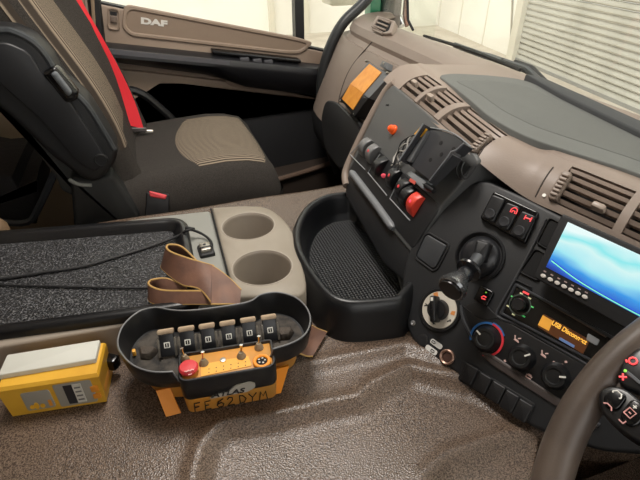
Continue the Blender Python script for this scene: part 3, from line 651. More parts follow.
icon(517, 339, 0); icon(544, 354, 0); icon(529, 376.5, 1); icon(505, 361, 2); icon(554, 362.5, 2); icon(562, 365, 2); icon(566, 362, 2)
# five blank push buttons
for i in range(5):
    x = 470+i*13.3; y = 374+i*9.1
    q = K.at(x, y, 0); obj('blank_button', prism(q.rot(R_(3)), rr(.0175, .024, .0025), -.002, .005, .002), mat('button_black', '1b1b1d', .45), dash)
obj('button_row', prism(K, rpoly(K.poly([(463, 360), (536, 404), (529, 422), (458, 380)]), .003), -.004, .002, .001), BLACKM, dash)
# lighter socket, small lit button and stickers
LG = K.at(447.5, 357, 0)
lg = obj('lighter_socket', lathe(LG, [(.0105, -.001), (.0105, .003), (.009, .0042), (.0072, .003), (.007, -.008), (.0005, -.008)], 28), mat('socket_copper', '9b7c6c', .35, .5), dash)
obj('socket_core', lathe(LG, [(.0066, -.006), (.0066, .001), (.003, .0015), (.0005, .001)], 20), mat('socket_core_brown', '4a332c', .5), lg)
for i, (x, y) in enumerate(((436.5, 344), (431.5, 350))):
    f = K.at(x, y, 0).rot(R_(-2)); st = obj('socket_sticker', prism(f, rr(.019, .0072, .0035), 0, .0011), mat('sticker_white', 'd9d7d2', .6), dash)
    obj('sticker_print', strokes(f.off(-.004 if i == 0 else .003, 0, .0011), [[(-.003, -.0015), (.001, -.0015), (.0025, .0), (.001, .0015), (-.003, .0015), (-.003, -.0015)]], .0006), VOID, st)
obj('socket_plug', lathe(K.at(423, 340), [(.0085, -.001), (.0085, .0015), (.006, .002), (.0005, .001)], 16), BLACKM, dash)
sbt = obj('lit_button', prism(K.at(484.5, 296, 0), rr(.0205, .022, .003), -.001, .004, .0018), BLACKG, dash)
obj('button_icon', strokes(K.at(484, 297, .0045), [[(-.003, -.002), (-.001, .001), (.003, .001)], [(-.002, -.003), (.003, -.002)]], .0009), REDLIT, sbt)
obj('button_lamp', lathe(K.at(486, 292.5, .0043), [(.0011, 0), (.0011, .0005)], 8), mat('lamp_green', '7fbf4a', .5, emit='7fd040', emits=.4), sbt)

# ---- switch panel with rockers
so = rpoly(S.poly([(347, 176), (350, 163), (384, 92), (393, 84), (475, 153), (479, 160), (440, 208), (413, 250), (409, 252)]), .006)
obj('switch_panel', prism(S, so, -.10, 0, .004), GREYP, dash)
obj('lower_switch_panel', prism(S, rpoly(S.poly([(349, 172), (366, 139), (440, 205), (437, 212), (413, 249)]), .006), -.01, .0012, .001), mat('switch_field_black', '1a1b1d', .5), dash)
obj('island_rim', tube(cat([S.p(*S.px(x, y), -.004) for x, y in ((345, 185), (344, 172), (352, 152), (368, 119), (384, 91), (393, 82))], 5), .0075, 10), BROWN, dash)
# dark lower body under the switch panel, over the storage bin
lb = [S.p(*S.px(344, 174), 0), S.p(*S.px(412, 252), 0)]
LBF = Fr(lb[0], (lb[1]-lb[0]), (-.75, 0, 1))
obj('knee_panel', prism(S, S.poly([(344, 172), (409, 248), (411, 254), (404, 284), (380, 262), (343, 196)]), -.15, -.004, .006), mat('knee_black', '17181a', .5), dash)
gb = cat([S.p(*S.px(x, y), .002) for x, y in ((352, 172), (365, 189), (380, 209), (394, 229))], 5)
obj('grey_bar', tube(gb, [.004]+[.0068]*(len(gb)-2)+[.004], 10), GREYT, dash)
obj('bar_screw', lathe(S.at(391, 228, .009), [(.003, -.002), (.003, .0005), (.001, .0008)], 12), mat('screw_dark', '46484a', .4), dash)
def rocker(x, y, m, tilt, ln=.034, wd=.019, h=.015, led=None):
    f = S.at(x, y, .001); n = 9; rs = []
    pr_ = [(b-.5)*ln for b in np.linspace(0, 1, n)]
    for b in pr_:
        c = h*(1-(b/(ln*.62))**2)+tilt*b; rs.append([f.p(-wd/2, b, -.004), f.p(-wd/2, b, c-.0015), f.p(-wd/2+.0015, b, c), f.p(wd/2-.0015, b, c), f.p(wd/2, b, c-.0015), f.p(wd/2, b, -.004)])
    o = obj('rocker_switch', rings(rs), m, dash)
    if led: obj('switch_led', lathe(f.off(0, ln*.05, h), [(.0028, -.003), (.0028, 0), (.001, .0008)], 10), led, o)
    return o
RK = mat('rocker_black', '191a1c', .38); RKG = mat('rocker_grey', '6b6b6b', .45); LED = mat('led_red', 'b5383a', .4, emit='d03a3c', emits=.4)
rocker(367, 148, RKG, .12); rocker(374, 154.5, RKG, .1, led=LED)
rocker(382, 166, RK, -.25); rocker(395, 179, RK, .15, led=LED)
rocker(404.5, 190, RK, .1, led=LED); rocker(410, 196.5, RK, -.1); rocker(416.5, 205, mat('rocker_red', 'd8402f', .42), .15, ln=.034, led=mat('led_pink', 'e84a6a', .4, emit='f04a6a', emits=.5))
obj('pilot_lamp', lathe(S.at(383, 175.5, .004), [(.004, -.006), (.004, 0), (.002, .003), (.0005, .0035)], 12), mat('lamp_pink', 'd85060', .35, emit='e05060', emits=.3), dash)
SLN = mat('bezel_line', '8f9294', .4)
for px in (((362, 143), (351, 155), (366, 170)), ((381, 155), (369, 173), (388, 196)), ((402, 178), (391, 199), (411, 221))):
    obj('switch_bezel', tube([S.p(*S.px(x, y), .0025) for x, y in px], .0011, 5), SLN, dash)
il = obj('indicator_lamp', lathe(S.at(394, 130, 0), [(.0085, -.002), (.0085, .003), (.007, .004), (.0065, .009), (.004, .012), (.0005, .0125)], 24), mat('lamp_orange', 'e4561e', .25, emit='e4561e', emits=.25), dash)
obj('panel_slot', boxf(S.at(387.5, 105).rot(R_(20)), -.004, -.0012, -.001, .004, .0012, .001), VOID, dash)

# ---- passenger side of the dashboard
PD = Fr((.55, 0, .65), (0, -1, 0), (math.sin(R_(25)), 0, math.cos(R_(25))))
prof = [(.752, .690), (.71, .701), (.665, .716), (.625, .719), (.598, .708), (.588, .690), (.590, .678), (.578, .668), (.562, .672), (.548, .648), (.515, .575), (.485, .505), (.468, .455)]
def psec(y, dx):
    k = min(1, max(0, (y-.55)/.5))**.8
    return [V((x+dx*(1 if x < .75 else 0), y, z if z < .69 else .690+(z-.690)*k)) for x, z in prof]
PYS = [(.55, 0), (.65, 0), (.75, 0), (.85, 0), (.95, 0), (1.15, 0), (1.3, 0), (1.40, .004), (1.46, .012), (1.50, .026), (1.53, .045), (1.555, .075), (1.575, .12)]
bm = rings([psec(y, d) for y, d in PYS], caps=(False, False), closed=False)
obj('passenger_fascia', bm, BROWN, dash, smooth=32)
lowprof = [(.470, .458), (.462, .43), (.47, .38), (.52, .30), (.62, .22), (.74, .15)]
bm = rings([[V((x+d, y, z)) for x, z in lowprof] for y, d in PYS], caps=(False, False), closed=False)
obj('footwell_panel', bm, mat('footwell_black', '121214', .6), dash)
obj('fascia_seam', tube(cat([PD.p(*PD.px(x, y), .0) for x, y in ((372, 42), (352, 66), (342, 88), (338, 108), (341, 128))], 5), .0016, 6), MATS['seam_dark'], dash)
# black lower bulge of the fascia
obj('lower_bulge', prism(PD, rpoly(PD.poly([(338, 102), (352, 116), (372, 128), (366, 150), (342, 172), (326, 150), (322, 118), (327, 100)]), .03), -.05, .006, .006), mat('bulge_black', '171616', .5), dash)
# corner vent
cvf = Fr(V((.652, 1.36, .742)), (0, -1, 0), (1, 0, -.1))
CV = Fr(onp(383, 24, (.618, 0, .726), (-.6, 0, .8)), (0, -1, 0), (.8, 0, .6))
cv = obj('corner_vent', frame_ring(CV, rpoly(CV.poly([(371, 27), (378, 16), (396, 22), (392, 34), (385, 35)]), .008), rpoly(CV.poly([(374, 27), (379.5, 18.5), (392, 23), (389, 32), (384.5, 33)]), .006), -.012, .004, bev=.002), BROWN, dash)
obj('vent_back', prism(CV, CV.poly([(374, 27), (379.5, 18.5), (392, 23), (389, 32), (384.5, 33)]), -.012, .0), VOID, cv)
for k in range(4):
    y0 = 19.5+k*3.7; x0 = 379.5-k*2.0
    q0, q1 = CV.p(*CV.px(x0, y0), .003), CV.p(*CV.px(x0+11-k*.4, y0+4.4-k*.1), .003)
    obj('slat', tube([q0, q1], .0028, 6), SLAT, cv)
0 and obj('fascia_screw', lathe(Fr(Z(396, 52, .728), (1, 0, 0), (0, 1, 0)), [(.004, -.01), (.004, .004), (.001, .005)], 8), VOID, dash)
# ---- document holder with amber cover
dh = thing('document_holder', 'black bracket with amber translucent cover on the passenger fascia', 'holder', PD.p(*PD.px(352, 112), 0))
body = [(340, 99), (348, 88), (368, 62), (390, 75), (366, 105), (354, 116)]
obj('bracket_lower', prism(PD, rpoly(PD.poly([(340, 99), (349, 86), (369, 98), (355, 117)], .028), .003), -.005, .030, .002), BLACK, dh)
UPf = PD
q = [PD.p(*PD.px(x, y, c), c) for x, y, c in ((349, 86, .031), (368, 62, .014), (390, 75, .014), (369, 98, .031))]
q2 = [PD.p(*PD.px(x, y, c), -.004) for x, y, c in ((349, 86, .031), (368, 62, .014), (390, 75, .014), (369, 98, .031))]
obj('bracket_upper', rings([q2, q]), mat('bracket_grey', '5d5f61', .5), dh, smooth=0)
AMB = mat('amber_sheet', 'e39a3c', .4, var=(60, 'd88a2e', .4, .7))
qa = [PD.p(*PD.px(x, y, c), c+.002) for x, y, c in ((351, 84, .031), (370, 64, .015), (382, 72.5, .015), (364, 93.5, .031))]
qb = [PD.p(*PD.px(x, y, c), c+.002) for x, y, c in ((342.5, 99, .030), (351, 84, .030), (364, 93.5, .030), (353.5, 110, .030))]
def slab4(q, th=.002):
    n = (q[1]-q[0]).cross(q[3]-q[0]).normalized(); n = n if n.dot(PD.n) > 0 else -n
    return rings([[p-n*th for p in q], q])
obj('amber_cover_upper', slab4(qa), AMB, dh, smooth=0); obj('amber_cover_lower', slab4(qb), AMB, dh, smooth=0)
obj('lug', prism(PD, rpoly(PD.poly([(380, 66), (383, 61), (388, 63), (387, 70)], .014), .003), -.003, .016, .001), MATS['bracket_grey'], dh)
for x, y in ((384, 63.5), (366, 61), (387, 73), (340.5, 101), (354, 114)): obj('rivet', lathe(PD.at(x, y, .028 if y > 90 else .015), [(.0032, -.01), (.0032, .0015), (.001, .0025)], 10), STEEL, dh)
obj('stalk', tube([PD.p(*PD.px(356, 116), .01), PD.p(*PD.px(363, 128), .004), PD.p(*PD.px(368, 135), 0)], .007, 8), BLACK, dh)
# ================================================================== storage bin on the tunnel
def resample(pts, n):
    pts = [V(p) for p in pts]; L = [0]
    for a, b in zip(pts, pts[1:]+pts[:1]): L.append(L[-1]+(b-a).length)
    out = []; tot = L[-1]; i = 0
    for k in range(n):
        d = tot*k/n
        while L[i+1] < d: i += 1
        g = (d-L[i])/max(L[i+1]-L[i], 1e-9); out.append(pts[i].lerp(pts[(i+1) % len(pts)], g))
    return out
RZ = .512
rim_px = [(350, 190), (326, 193), (306, 204), (295, 221), (293, 240), (299, 258), (313, 280), (328, 296), (346, 303), (372, 303), (402, 300)]
rp = [Z(x, y, RZ) for x, y in rim_px]
rim = [tuple(p)[:2] for p in cat([V((*p[:2], 0)) for p in rp], 6)]+[(.34, .50), (.38, .62), (.36, .77)]
rim = [tuple(p)[:2] for p in resample([V((a, b, 0)) for a, b in rim], 90)]
rim = [tuple(p)[:2] for p in cat([V((a, b, 0)) for a, b in rim], 1, True)]
BINM = mat('bin_black', '151618', .36, bump=(700, .15, .0005))
sb_ = thing('storage_bin', 'deep black plastic storage bin beside the cup holders', 'bin', (.27, .58, .45))
def lev(d, z): return [XY.p(a, b, z) for a, b in inset(rim, d)]
bm = rings([lev(-.012, .448), lev(-.011, .455), lev(-.004, .495), lev(-.0005, RZ-.008), lev(.003, RZ-.002), lev(.0075, RZ), lev(.012, RZ-.002), lev(.0155, RZ-.009), lev(.019, .475), lev(.023, .460), lev(.03, .4545)], caps=(True, True))
obj('bin_shell', bm, BINM, sb_, smooth=50)
def mesh_mat():
    m = mat('bin_mat_black', '151618', .4); nt = m.node_tree; b = nt.nodes['Principled BSDF']; L = nt.links.new
    tc = nt.nodes['Texture Coordinate']; v = nt.nodes.new('ShaderNodeTexVoronoi'); v.inputs['Scale'].default_value = 190; v.inputs['Randomness'].default_value = .12
    bp = nt.nodes.new('ShaderNodeBump'); bp.inputs['Strength'].default_value = 1; bp.inputs['Distance'].default_value = .004; bp.invert = True
    L(tc.outputs['Object'], v.inputs['Vector']); L(v.outputs['Distance'], bp.inputs['Height']); L(bp.outputs[0], b.inputs['Normal']); return m
def hull(pts):
    pts = sorted(set(pts)); out = []
    for seq in (pts, pts[::-1]):
        h = []
        for p in seq:
            while len(h) > 1 and (h[-1][0]-h[-2][0])*(p[1]-h[-2][1])-(h[-1][1]-h[-2][1])*(p[0]-h[-2][0]) <= 0: h.pop()
            h.append(p)
        out += h[:-1]
    return out
obj('rubber_mat', prism(XY, hull(inset(rim, .028)), .4545, .458, .0), mesh_mat(), sb_)

# ================================================================== console with cup holders
CZ = .50
ct = XYat((0, 0, CZ))
con = thing('cup_console', 'beige and grey console box with two round cup holders', 'console', (-.2, .7, .45))
body = [Z(x, y, CZ) for x, y in ((212, 210), (246, 208), (270, 211), (288, 226), (299, 250), (305, 276), (306, 292), (298, 299))]
plate_l = [Z(x, y, CZ) for x, y in ((211, 210), (220, 244), (229, 278), (235, 300))]
yb = Z(100, 329, CZ).y
bo = [(-.72, .80)]+[tuple(p)[:2] for p in body[:1]]
near_l, near_r = Z(0, 345, CZ), Z(118, 326, CZ)
g_out = [(-.72, near_l.y+.03), tuple(near_r)[:2], tuple(plate_l[3])[:2], tuple(plate_l[0])[:2], (-.05, plate_l[0].y+.012), (-.72, .86)]
# grey body with the hole for the tray left open underneath it: the tray is a tub of its own
obj('console_body', prism(XY, rpoly(g_out, .012), .40, CZ, .006), GREYC, con)
near_f = obj('console_front', prism(XY, rpoly([(-.72, near_l.y+.027), (near_r.x, near_r.y-.003), (near_r.x+.09, near_r.y+.004), (near_r.x+.09, near_r.y+.02), (near_r.x, near_r.y+.02), (-.72, near_l.y+.05)], .004), .40, CZ+.002, .004), mat('console_front_beige', '91867a', .5), con)
c1 = Z(248.5, 228.5, CZ); c2 = Z(262.5, 270, CZ); CR = .0465
def plate():
    out = [tuple(p)[:2] for p in cat([V((*p[:2], 0)) for p in body], 5)]+[tuple(plate_l[3])[:2], tuple(plate_l[2])[:2], tuple(plate_l[1])[:2]]
    out = [(a, b) for a, b in out]
    bm = bmesh.new(); z = CZ+.006; ed = []
    def loop(pts, zz):
        vs_ = [bm.verts.new((a, b, zz)) for a, b in pts]; es = [bm.edges.new((vs_[i], vs_[(i+1) % len(vs_)])) for i in range(len(vs_))]; return vs_, es
    o2 = inset(out, .004); vo, eo = loop(o2, z); holes = [loop(circ(CR, 40, c.x, c.y), z) for c in (c1, c2)]
    bmesh.ops.triangle_fill(bm, edges=eo+[e for h in holes for e in h[1]], use_beauty=True)
    vm = [bm.verts.new((a, b, z-.004)) for a, b in inset(out, .0005)]; vb = [bm.verts.new((a, b, .445)) for a, b in out]; n = len(out)
    for a, b in ((vo, vm), (vm, vb)):
        for i in range(n): bm.faces.new((a[i], a[(i+1) % n], b[(i+1) % n], b[i]))
    return bm
obj('cup_plate', plate(), BEIGE, con, smooth=50)
for c in (c1, c2):
    f = XYat((c.x, c.y, CZ+.006))
    cu = obj('cup_holder', lathe(f, [(CR, 0), (CR-.0015, -.002), (CR-.003, -.006), (CR-.006, -.062), (CR-.009, -.066), (.0005, -.066)], 40, caps=(False, True)), mat('cup_taupe', '857b6f', .5), con)
    obj('cup_lip', lathe(f, [(CR+.002, -.0005), (CR+.001, .0008), (CR-.0005, .0006), (CR-.002, -.003)], 40, caps=(False, False)), mat('cup_lip_beige', '9c9286', .45), cu)
obj('plate_seam', tube([V((*p[:2], CZ+.003)) for p in plate_l], .0016, 6), VOID, con)

# ================================================================== black document tray in the console
TZ = .516
tray = thing('document_tray', 'large shallow black tray with grained floor on the console', 'tray', (-.2, .68, .5))
to = [Z(x, y, TZ) for x, y in ((-60, 237), (0, 230), (186, 216), (194, 262), (203, 303), (122, 315), (0, 331), (-70, 341))]
to = [tuple(p)[:2] for p in to]; to[0] = (-.40, to[0][1]); to[-1] = (-.40, to[-1][1])
to_raw = to
to = rpoly(to, [.04, 0, .036, .0, .04, 0, 0, .04], 8)
def tl(d, z): return [XY.p(a, b, z) for a, b in inset(to, d)]
obj('tray_shell', rings([tl(-.001, .495), tl(-.001, TZ-.004), tl(.002, TZ), tl(.010, TZ+.001), tl(.016, TZ-.002), tl(.024, TZ-.016), tl(.028, .5025)], caps=(False, False)), mat('tray_black', '131315', .32, bump=(900, .2, .0005)), tray, smooth=50)
obj('tray_floor', prism(XY, rpoly(inset(to_raw, .0265), [.015, 0, .012, .0, .015, 0, 0, .015], 5), .499, .5035), mat('tray_grain_glints', '1c1c1e', .3, bump=(330, 1, .004), var=(330, '77777a', .52, .7)), tray)  # bumped grain; pale specks in the colour stand for its sparkle
cb = thing('charging_cable', 'thin black cable lying across the tray and over its edge', 'cable', Z(60, 272, .5))
def zc(x, y, z=.5065): return Z(x, y, z)
obj('cable_run', tube(cat([zc(-40, 281), zc(0, 279), (zc(40, 273)), zc(80, 267), zc(120, 256), zc(155, 245), Z(178, 236, .512), Z(188, 230, .5215), Z(198, 232, .512), Z(208, 238, .506), Z(212, 245, .506), Z(209, 250, .508)], 6), .0023, 8), BLACKM, cb)
obj('cable_run', tube(cat([zc(-40, 283), zc(0, 285), zc(40, 286), zc(80, 287), zc(120, 288), zc(160, 288), zc(178, 288)], 5), .0016, 8), BLACKM, cb)
obj('cable_collar', tube([Z(186, 228, .518), Z(194, 229.5, .518)], .0035, 8), BLACKM, cb)
us = thing('usb_socket', 'small silver and black socket plug on the grey console plate', 'socket', Z(206, 252, .5))
UF = Fr(Z(206, 252, CZ), (1, .05, 0), (-.05, 1, 0))
obj('socket_frame', boxf(UF, -.012, -.017, -.002, .013, .018, .006, .004), BLACKM, us)
obj('plug_body', boxf(UF, -.0085, -.010, 0, .0085, .012, .012, .002), STEEL, us)
obj('plug_band', boxf(UF, -.009, -.005, 0, .009, -.001, .0128, .001), BLACKG, us)
obj('plug_button', lathe(UF.off(0, .005, .012), [(.0025, -.001), (.0025, .0008)], 12), BLACKG, us)

# ================================================================== yellow box
YEL = mat('box_yellow', 'd9a632', .5, bump=(300, .15, .0006), var=(25, 'cc9626', .4, .75))
p0, p1 = Z(13, 417, .45), Z(107, 402, .45); yb_ = thing('yellow_box', 'yellow plastic box with a light grey lid lying beside the tray', 'box', (p0+p1)/2)
YF = Fr(p0, (p1-p0), (0, 0, 1)); YW = (p1-p0).length      # n towards the camera
if YF.n.y > 0: YF = Fr(p0, (p1-p0), (0, 0, 1)); YF.n = -YF.n
YT = Fr(p0+V((0, 0, .0)), (p1-p0), YF.n*-1)                # plan frame: u along, v away from the camera
if YT.n.z < 0: YT.n = -YT.n
HB = .052
rs = [[YT.p(0, 0, 0.001), YT.p(YW, 0, .001), YT.p(YW, .052, .001), YT.p(0, .052, .001)], [YT.p(-.002, -.002, HB-.004), YT.p(YW+.002, -.002, HB-.004), YT.p(YW+.002, .054, HB-.004), YT.p(-.002, .054, HB-.004)], [YT.p(0, .001, HB), YT.p(YW, .001, HB), YT.p(YW, .052, HB), YT.p(0, .052, HB)]]
obj('box_body', rings(rs), YEL, yb_, smooth=20)
obj('box_lid', prism(YT, rpoly([(-.002, .014), (YW-.003, .018), (YW-.003, .0515), (-.002, .0475)], .002), HB-.001, HB+.007, .0015), mat('lid_grey', 'c4c4bc', .55), yb_)
for b0 in (.006, .020, .034): obj('end_rib', boxf(Fr(YT.p(YW, 0, 0), V((0, 0, 1)), YT.v), .006+b0, .006, -.001, .016+b0, .046, .004, .001), mat('rib_yellow', 'd8922e', .5), yb_)
SG = mat('label_grey', '98948a', .5)
s1 = obj('label_plate', prism(YF, rrect(.020, .008, .052, .040, .004), -.002, .002, .0005), SG, yb_)
for k, (a, h) in enumerate(((.027, .006), (.032, .010), (.0385, .006))): obj('drop_mark', prism(YF.off(a, .0125+h*.3, 0), [(.0028*math.cos(t), h*.55*math.sin(t)) for t in np.linspace(0, 2*math.pi, 14)[:-1]], .001, .0028), mat('drop_yellow', 'e2a924', .5), s1)
obj('plate_mark', boxf(YF, .046, .012, .001, .0495, .022, .0027), mat('mark_orange', 'd58a2a', .5), s1)
s2 = obj('label_plate', prism(YF, rrect(.057, .006, .100, .046, .003), -.002, .002, .0005), SG, yb_)
obj('label_black', boxf(YF, .068, .010, .001, .078, .042, .0027), mat('label_ink', '26262a', .5), s2)
obj('label_white', boxf(YF, .078, .010, .001, .088, .042, .0026), mat('label_pale', 'c9c6bc', .5), s2)
for k in range(4): obj('label_line', boxf(YF, .0795, .014+k*.007, .002, .0865, .0165+k*.007, .0029), mat('label_text_grey', '6d6a66', .6), s2)
obj('end_tab', boxf(YF, YW-.012, .012, -.001, YW-.003, .02, .003, .001), mat('rib_yellow2', 'e08f2a', .5), yb_)
obj('end_tab', boxf(YF, YW-.012, .024, -.001, YW-.003, .034, .003, .001), MATS['rib_yellow2'], yb_)

# ================================================================== crane remote control
rc = thing('remote_control', 'yellow and black six-lever crane remote control lying in front of the tray', 'remote', Z(225, 385, .45))
RMZ = .528
RBLK = mat('remote_black', '151517', .36, bump=(300, .2, .0006), var=(40, '2b2925', .5, .8))
RYEL = mat('remote_yellow', 'd08c33', .5, var=(30, 'b5853f', .35, .75), bump=(200, .15, .0005))
RORG = mat('remote_orange', 'ea8f1c', .45)
ro_px = [(116, 341), (122, 325), (138, 311), (156, 306.5), (172, 309), (190, 309.5), (220, 306), (248, 301), (260, 294), (277, 291.5), (295, 296), (307, 306), (312, 319), (308, 333), (295, 343), (274, 350), (240, 360), (200, 368), (172, 373), (150, 373), (131, 366), (119, 353)]
ro = [tuple(p)[:2] for p in cat([V((*Z(x, y, RMZ)[:2], 0)) for x, y in ro_px], 4, True)]
_rpx = [proj((a, b, RMZ)) for a, b in ro]
def rl(d, z): return [XY.p(a, b, min(z, .504) if (176 < q[0] < 273 and q[1] > 335) else z) for (a, b), q in zip(inset(ro, d), _rpx)]
rimo = obj('rim_tub', rings([rl(.012, .490), rl(.004, .500), rl(0, RMZ-.003), rl(.0012, RMZ), rl(.003, RMZ), rl(.0042, RMZ-.003), rl(.010, .496)], caps=(True, True)), RBLK, rc, smooth=50)
obj('lower_hull', rings([rl(.028, .4535), rl(.022, .462), rl(.018, .490)]), RYEL, rc, smooth=50)
obj('hull_band', rings([rl(.019, .486), rl(.015, .490), rl(.010, .4935), rl(.010, .497)]), mat('hull_band_black', '17171a', .5), rc, smooth=50)
obj('rim_edge', tube(rl(.0021, RMZ+.0002), .0011, 6, closed=True), mat('rim_edge_grey', '6f6f70', .4), rc)
# basin dirt: brown grime patches on the tub floor
GR = mat('basin_grime', '4a4139', .8, bump=(120, .8, .003), var=(50, '3a332b', .4, .65))
def blob(x, y, r, z=.4965, h=.012, n=14):
    c = Z(x, y, z+h*.5); ph = random.random()*6
    return rings([[V((c.x+math.cos(t)*r*s*(1+.25*math.sin(3*t+ph)), c.y+math.sin(t)*r*s*(1+.2*math.cos(2*t+ph)), z+hz)) for t in np.linspace(0, 2*math.pi, n+1)[:-1]] for s, hz in ((1, 0), (.92, h*.6), (.7, h), (.3, h*1.1))])
obj('lever_boot', blob(147, 352, .011, h=.009), GR, rc)
obj('lever_boot', blob(284, 333, .012, h=.009), GR, rc)
obj('corner_lamp', boxf(XYat(Z(134, 352, .503)), -.002, -.003, -.004, .002, .003, .003, .001), mat('corner_yellow', 'e0a33c', .4), rc)
# pod in front: yellow top deck, black band, yellow foot
PT = .520
podt = [Z(x, y, PT) for x, y in ((178, 383), (277, 366), (272, 342), (176, 357))]
podb = [Z(x, y, .4525) for x, y in ((184, 412), (284, 394))]
PF = Fr(podt[0].lerp(podt[1], .5), podt[1]-podt[0], podt[3]-podt[0])     # deck frame
if PF.n.z < 0: PF.n = -PF.n
PW = (podt[1]-podt[0]).length; PD_ = (podt[3]-podt[0]).dot(PF.v)
pol = rpoly([(-PW/2, 0), (PW/2, 0), (PW/2+.001, PD_+.006), (-PW/2-.001, PD_+.006)], [.012, .012, .006, .006])
def pl(d, dz, sh=0): return [PF.p(a, b+sh, dz) for a, b in inset(pol, d)]
obj('pod_shell', rings([pl(.001, -.035, .002), pl(0, -.031, .001), pl(0, -.002), pl(.0012, 0), pl(.0032, 0), pl(.004, -.002), pl(.0045, -.006)], caps=(True, True)), RBLK, rc, smooth=50)
obj('pod_foot', rings([pl(.006, PF.o.z*-1+.4525, .005), pl(.002, -.060, .003), pl(.0006, -.0345, .0015)]), RYEL, rc, smooth=50)
deck = obj('pod_deck', prism(PF, inset(pol, .0042), -.008, -.0035, .0005), RYEL, rc)
DK = PF.off(0, 0, -.0035)
obj('label_strip', prism(DK, rpoly(DK.poly([(201, 365), (248, 356), (252, 366), (201, 377)], 0), .002), 0, .0008), mat('strip_yellow', 'e3a53a', .5), deck)
for k in range(6):
    for j in range(2): obj('strip_mark', lathe(DK.at(209+k*7.3, 369-k*1.45+j*3.6, .0008), [(.0007, 0), (.0007, .0003)], 8), mat('mark_dark', '5a4020', .6), deck)
es = obj('stop_button', lathe(DK.at(189.5, 372, 0), [(.0065, 0), (.0065, .004), (.0108, .005), (.0112, .008), (.0095, .0105), (.0005, .0112)], 28), mat('stop_red', 'c8343a', .4), rc)
obj('button_print', strokes(DK.at(189.5, 372, .0112).rot(R_(8)), [[(-.005, .002), (.005, .002)], [(-.005, .003), (-.003, .001), (-.001, .003), (.001, .001), (.003, .003), (.005, .001)], [(-.002, -.004), (.002, -.004)]], .0006), mat('print_pink', 'e8b0ae', .5), es)
def toggle(x, y, lean=0):
    f = DK.at(x, y, 0); t = obj('toggle_switch', lathe(f, [(.0058, 0), (.0056, .002), (.0035, .006), (.0028, .008), (.001, .0085)], 18), mat('toggle_boot', '8a7a62', .7), rc)
    obj('toggle_lever', tube([f.p(0, 0, .006), f.p(lean, .002, .012), f.p(lean*1.4, .003, .017)], [.0013, .0013, .0022], 8), CHROME, t)
toggle(185, 360, -.001); toggle(204, 364, .0005); toggle(241.5, 357, .001); toggle(259, 348, .001)
obj('deck_screw', lathe(DK.at(223, 360.5), [(.0035, 0), (.0035, .0018), (.001, .0022)], 14), STEEL, rc)
kc = obj('connector_ring', frame_ring(DK.at(262, 362.5), circ(.0108, 30), circ(.0066, 30), -.001, .004, bev=.001), RORG, rc)
obj('connector_core', lathe(DK.at(262, 362.5), [(.0066, 0), (.0066, .002), (.004, .0025), (.0005, .002)], 20), VOID, kc)
for k in range(5): obj('connector_pin', lathe(DK.at(262, 362.5).off(.0038*math.cos(k*1.257), .0038*math.sin(k*1.257), .002), [(.0012, 0), (.0012, .0018)], 8), STEEL, kc)
# writing on the pod front
pfo = PF.p(0, -.0004, 0)
WF = Fr(PF.p(0, 0, -.020)+V((0, 0, 0)), PF.u, (0, 0, 1))
fd = PF.v*-1; fd = V((fd.x, fd.y, 0)).normalized()
WF.n = fd; WF.v = V((0, 0, 1))
lo_ = WF.off(.004, -.005, -.0004)
obj('maker_patch', prism(WF.off(.004, -.003, -.001), rpoly([(-.030, -.0125), (-.025, -.008), (-.008, -.006), (.002, .003), (.018, .005), (.025, .001), (.025, -.006), (.015, -.0115)], .003), 0, .0016), mat('patch_grey', 'a9a49a', .6), rc)
obj('maker_lettering', text_bm(WF.off(-.004, -.0105, .0009), 'ATLAS', .0105, .0002, shear=.25, sx=1.25, bold=.0003), mat('letter_black', '1a1a1c', .5), rc, smooth=0)
HW = mat('marker_ink', '17130f', .6)
glyph = {'F': [[(0, 0), (.1, 1), (.7, 1.05)], [(.05, .5), (.55, .55)]], 'E': [[(.7, 1.05), (.1, 1), (0, 0), (.65, .02)], [(.05, .5), (.5, .52)]], '6': [[(.75, 1), (.25, .75), (0, .3), (.2, 0), (.6, .05), (.75, .35), (.5, .55), (.1, .4)]],
         '2': [[(.05, .8), (.3, 1.02), (.65, .9), (.6, .6), (.0, 0), (.8, .03)]], 'D': [[(.1, 0), (.1, 1), (.5, .9), (.8, .5), (.55, .08), (0, 0)]], 'Y': [[(0, 1), (.4, .5), (.85, 1)], [(.4, .5), (.3, 0)]], 'M': [[(0, 0), (.2, 1), (.45, .4), (.75, 1), (.9, 0)]]}
hb0 = V(podb[0]).lerp(podb[1], .5)
h1 = WF.p(-.048, 0, 0)
x = -.045; lines = []
for ch in 'FE62DYM':
    for l in glyph[ch]: lines.append([(x+a*.0108, -.0085+b*.0150) for a, b in l])
    x += .0122+(.002 if ch in 'E2' else 0)
HF = WF.off(0, 0, -.0022)
HF = Fr(PF.p(0, .0018, -.0475), PF.u, V((0, 0, 1))+fd*.06); HF.n = fd
obj('handwriting', strokes(HF, lines, .0007), HW, rc)
# orange bumper feet
def slabpx(px, z0s, th, m, name):
    q = [Z(x, y, z) for (x, y), z in zip(px, z0s)]; n = (q[1]-q[0]).cross(q[3]-q[0]).normalized(); n = n if n.dot(CAM-q[0]) > 0 else -n
    return obj(name, rings([[p-n*th for p in q], q]), m, rc, smooth=0)
slabpx([(156, 391), (170, 388), (181, 413), (166, 417)], [.482, .482, .452, .452], .004, RORG, 'bumper_foot')
slabpx([(277, 369), (289, 366), (281, 393), (269, 396)], [.484, .484, .452, .452], .004, RORG, 'bumper_foot')
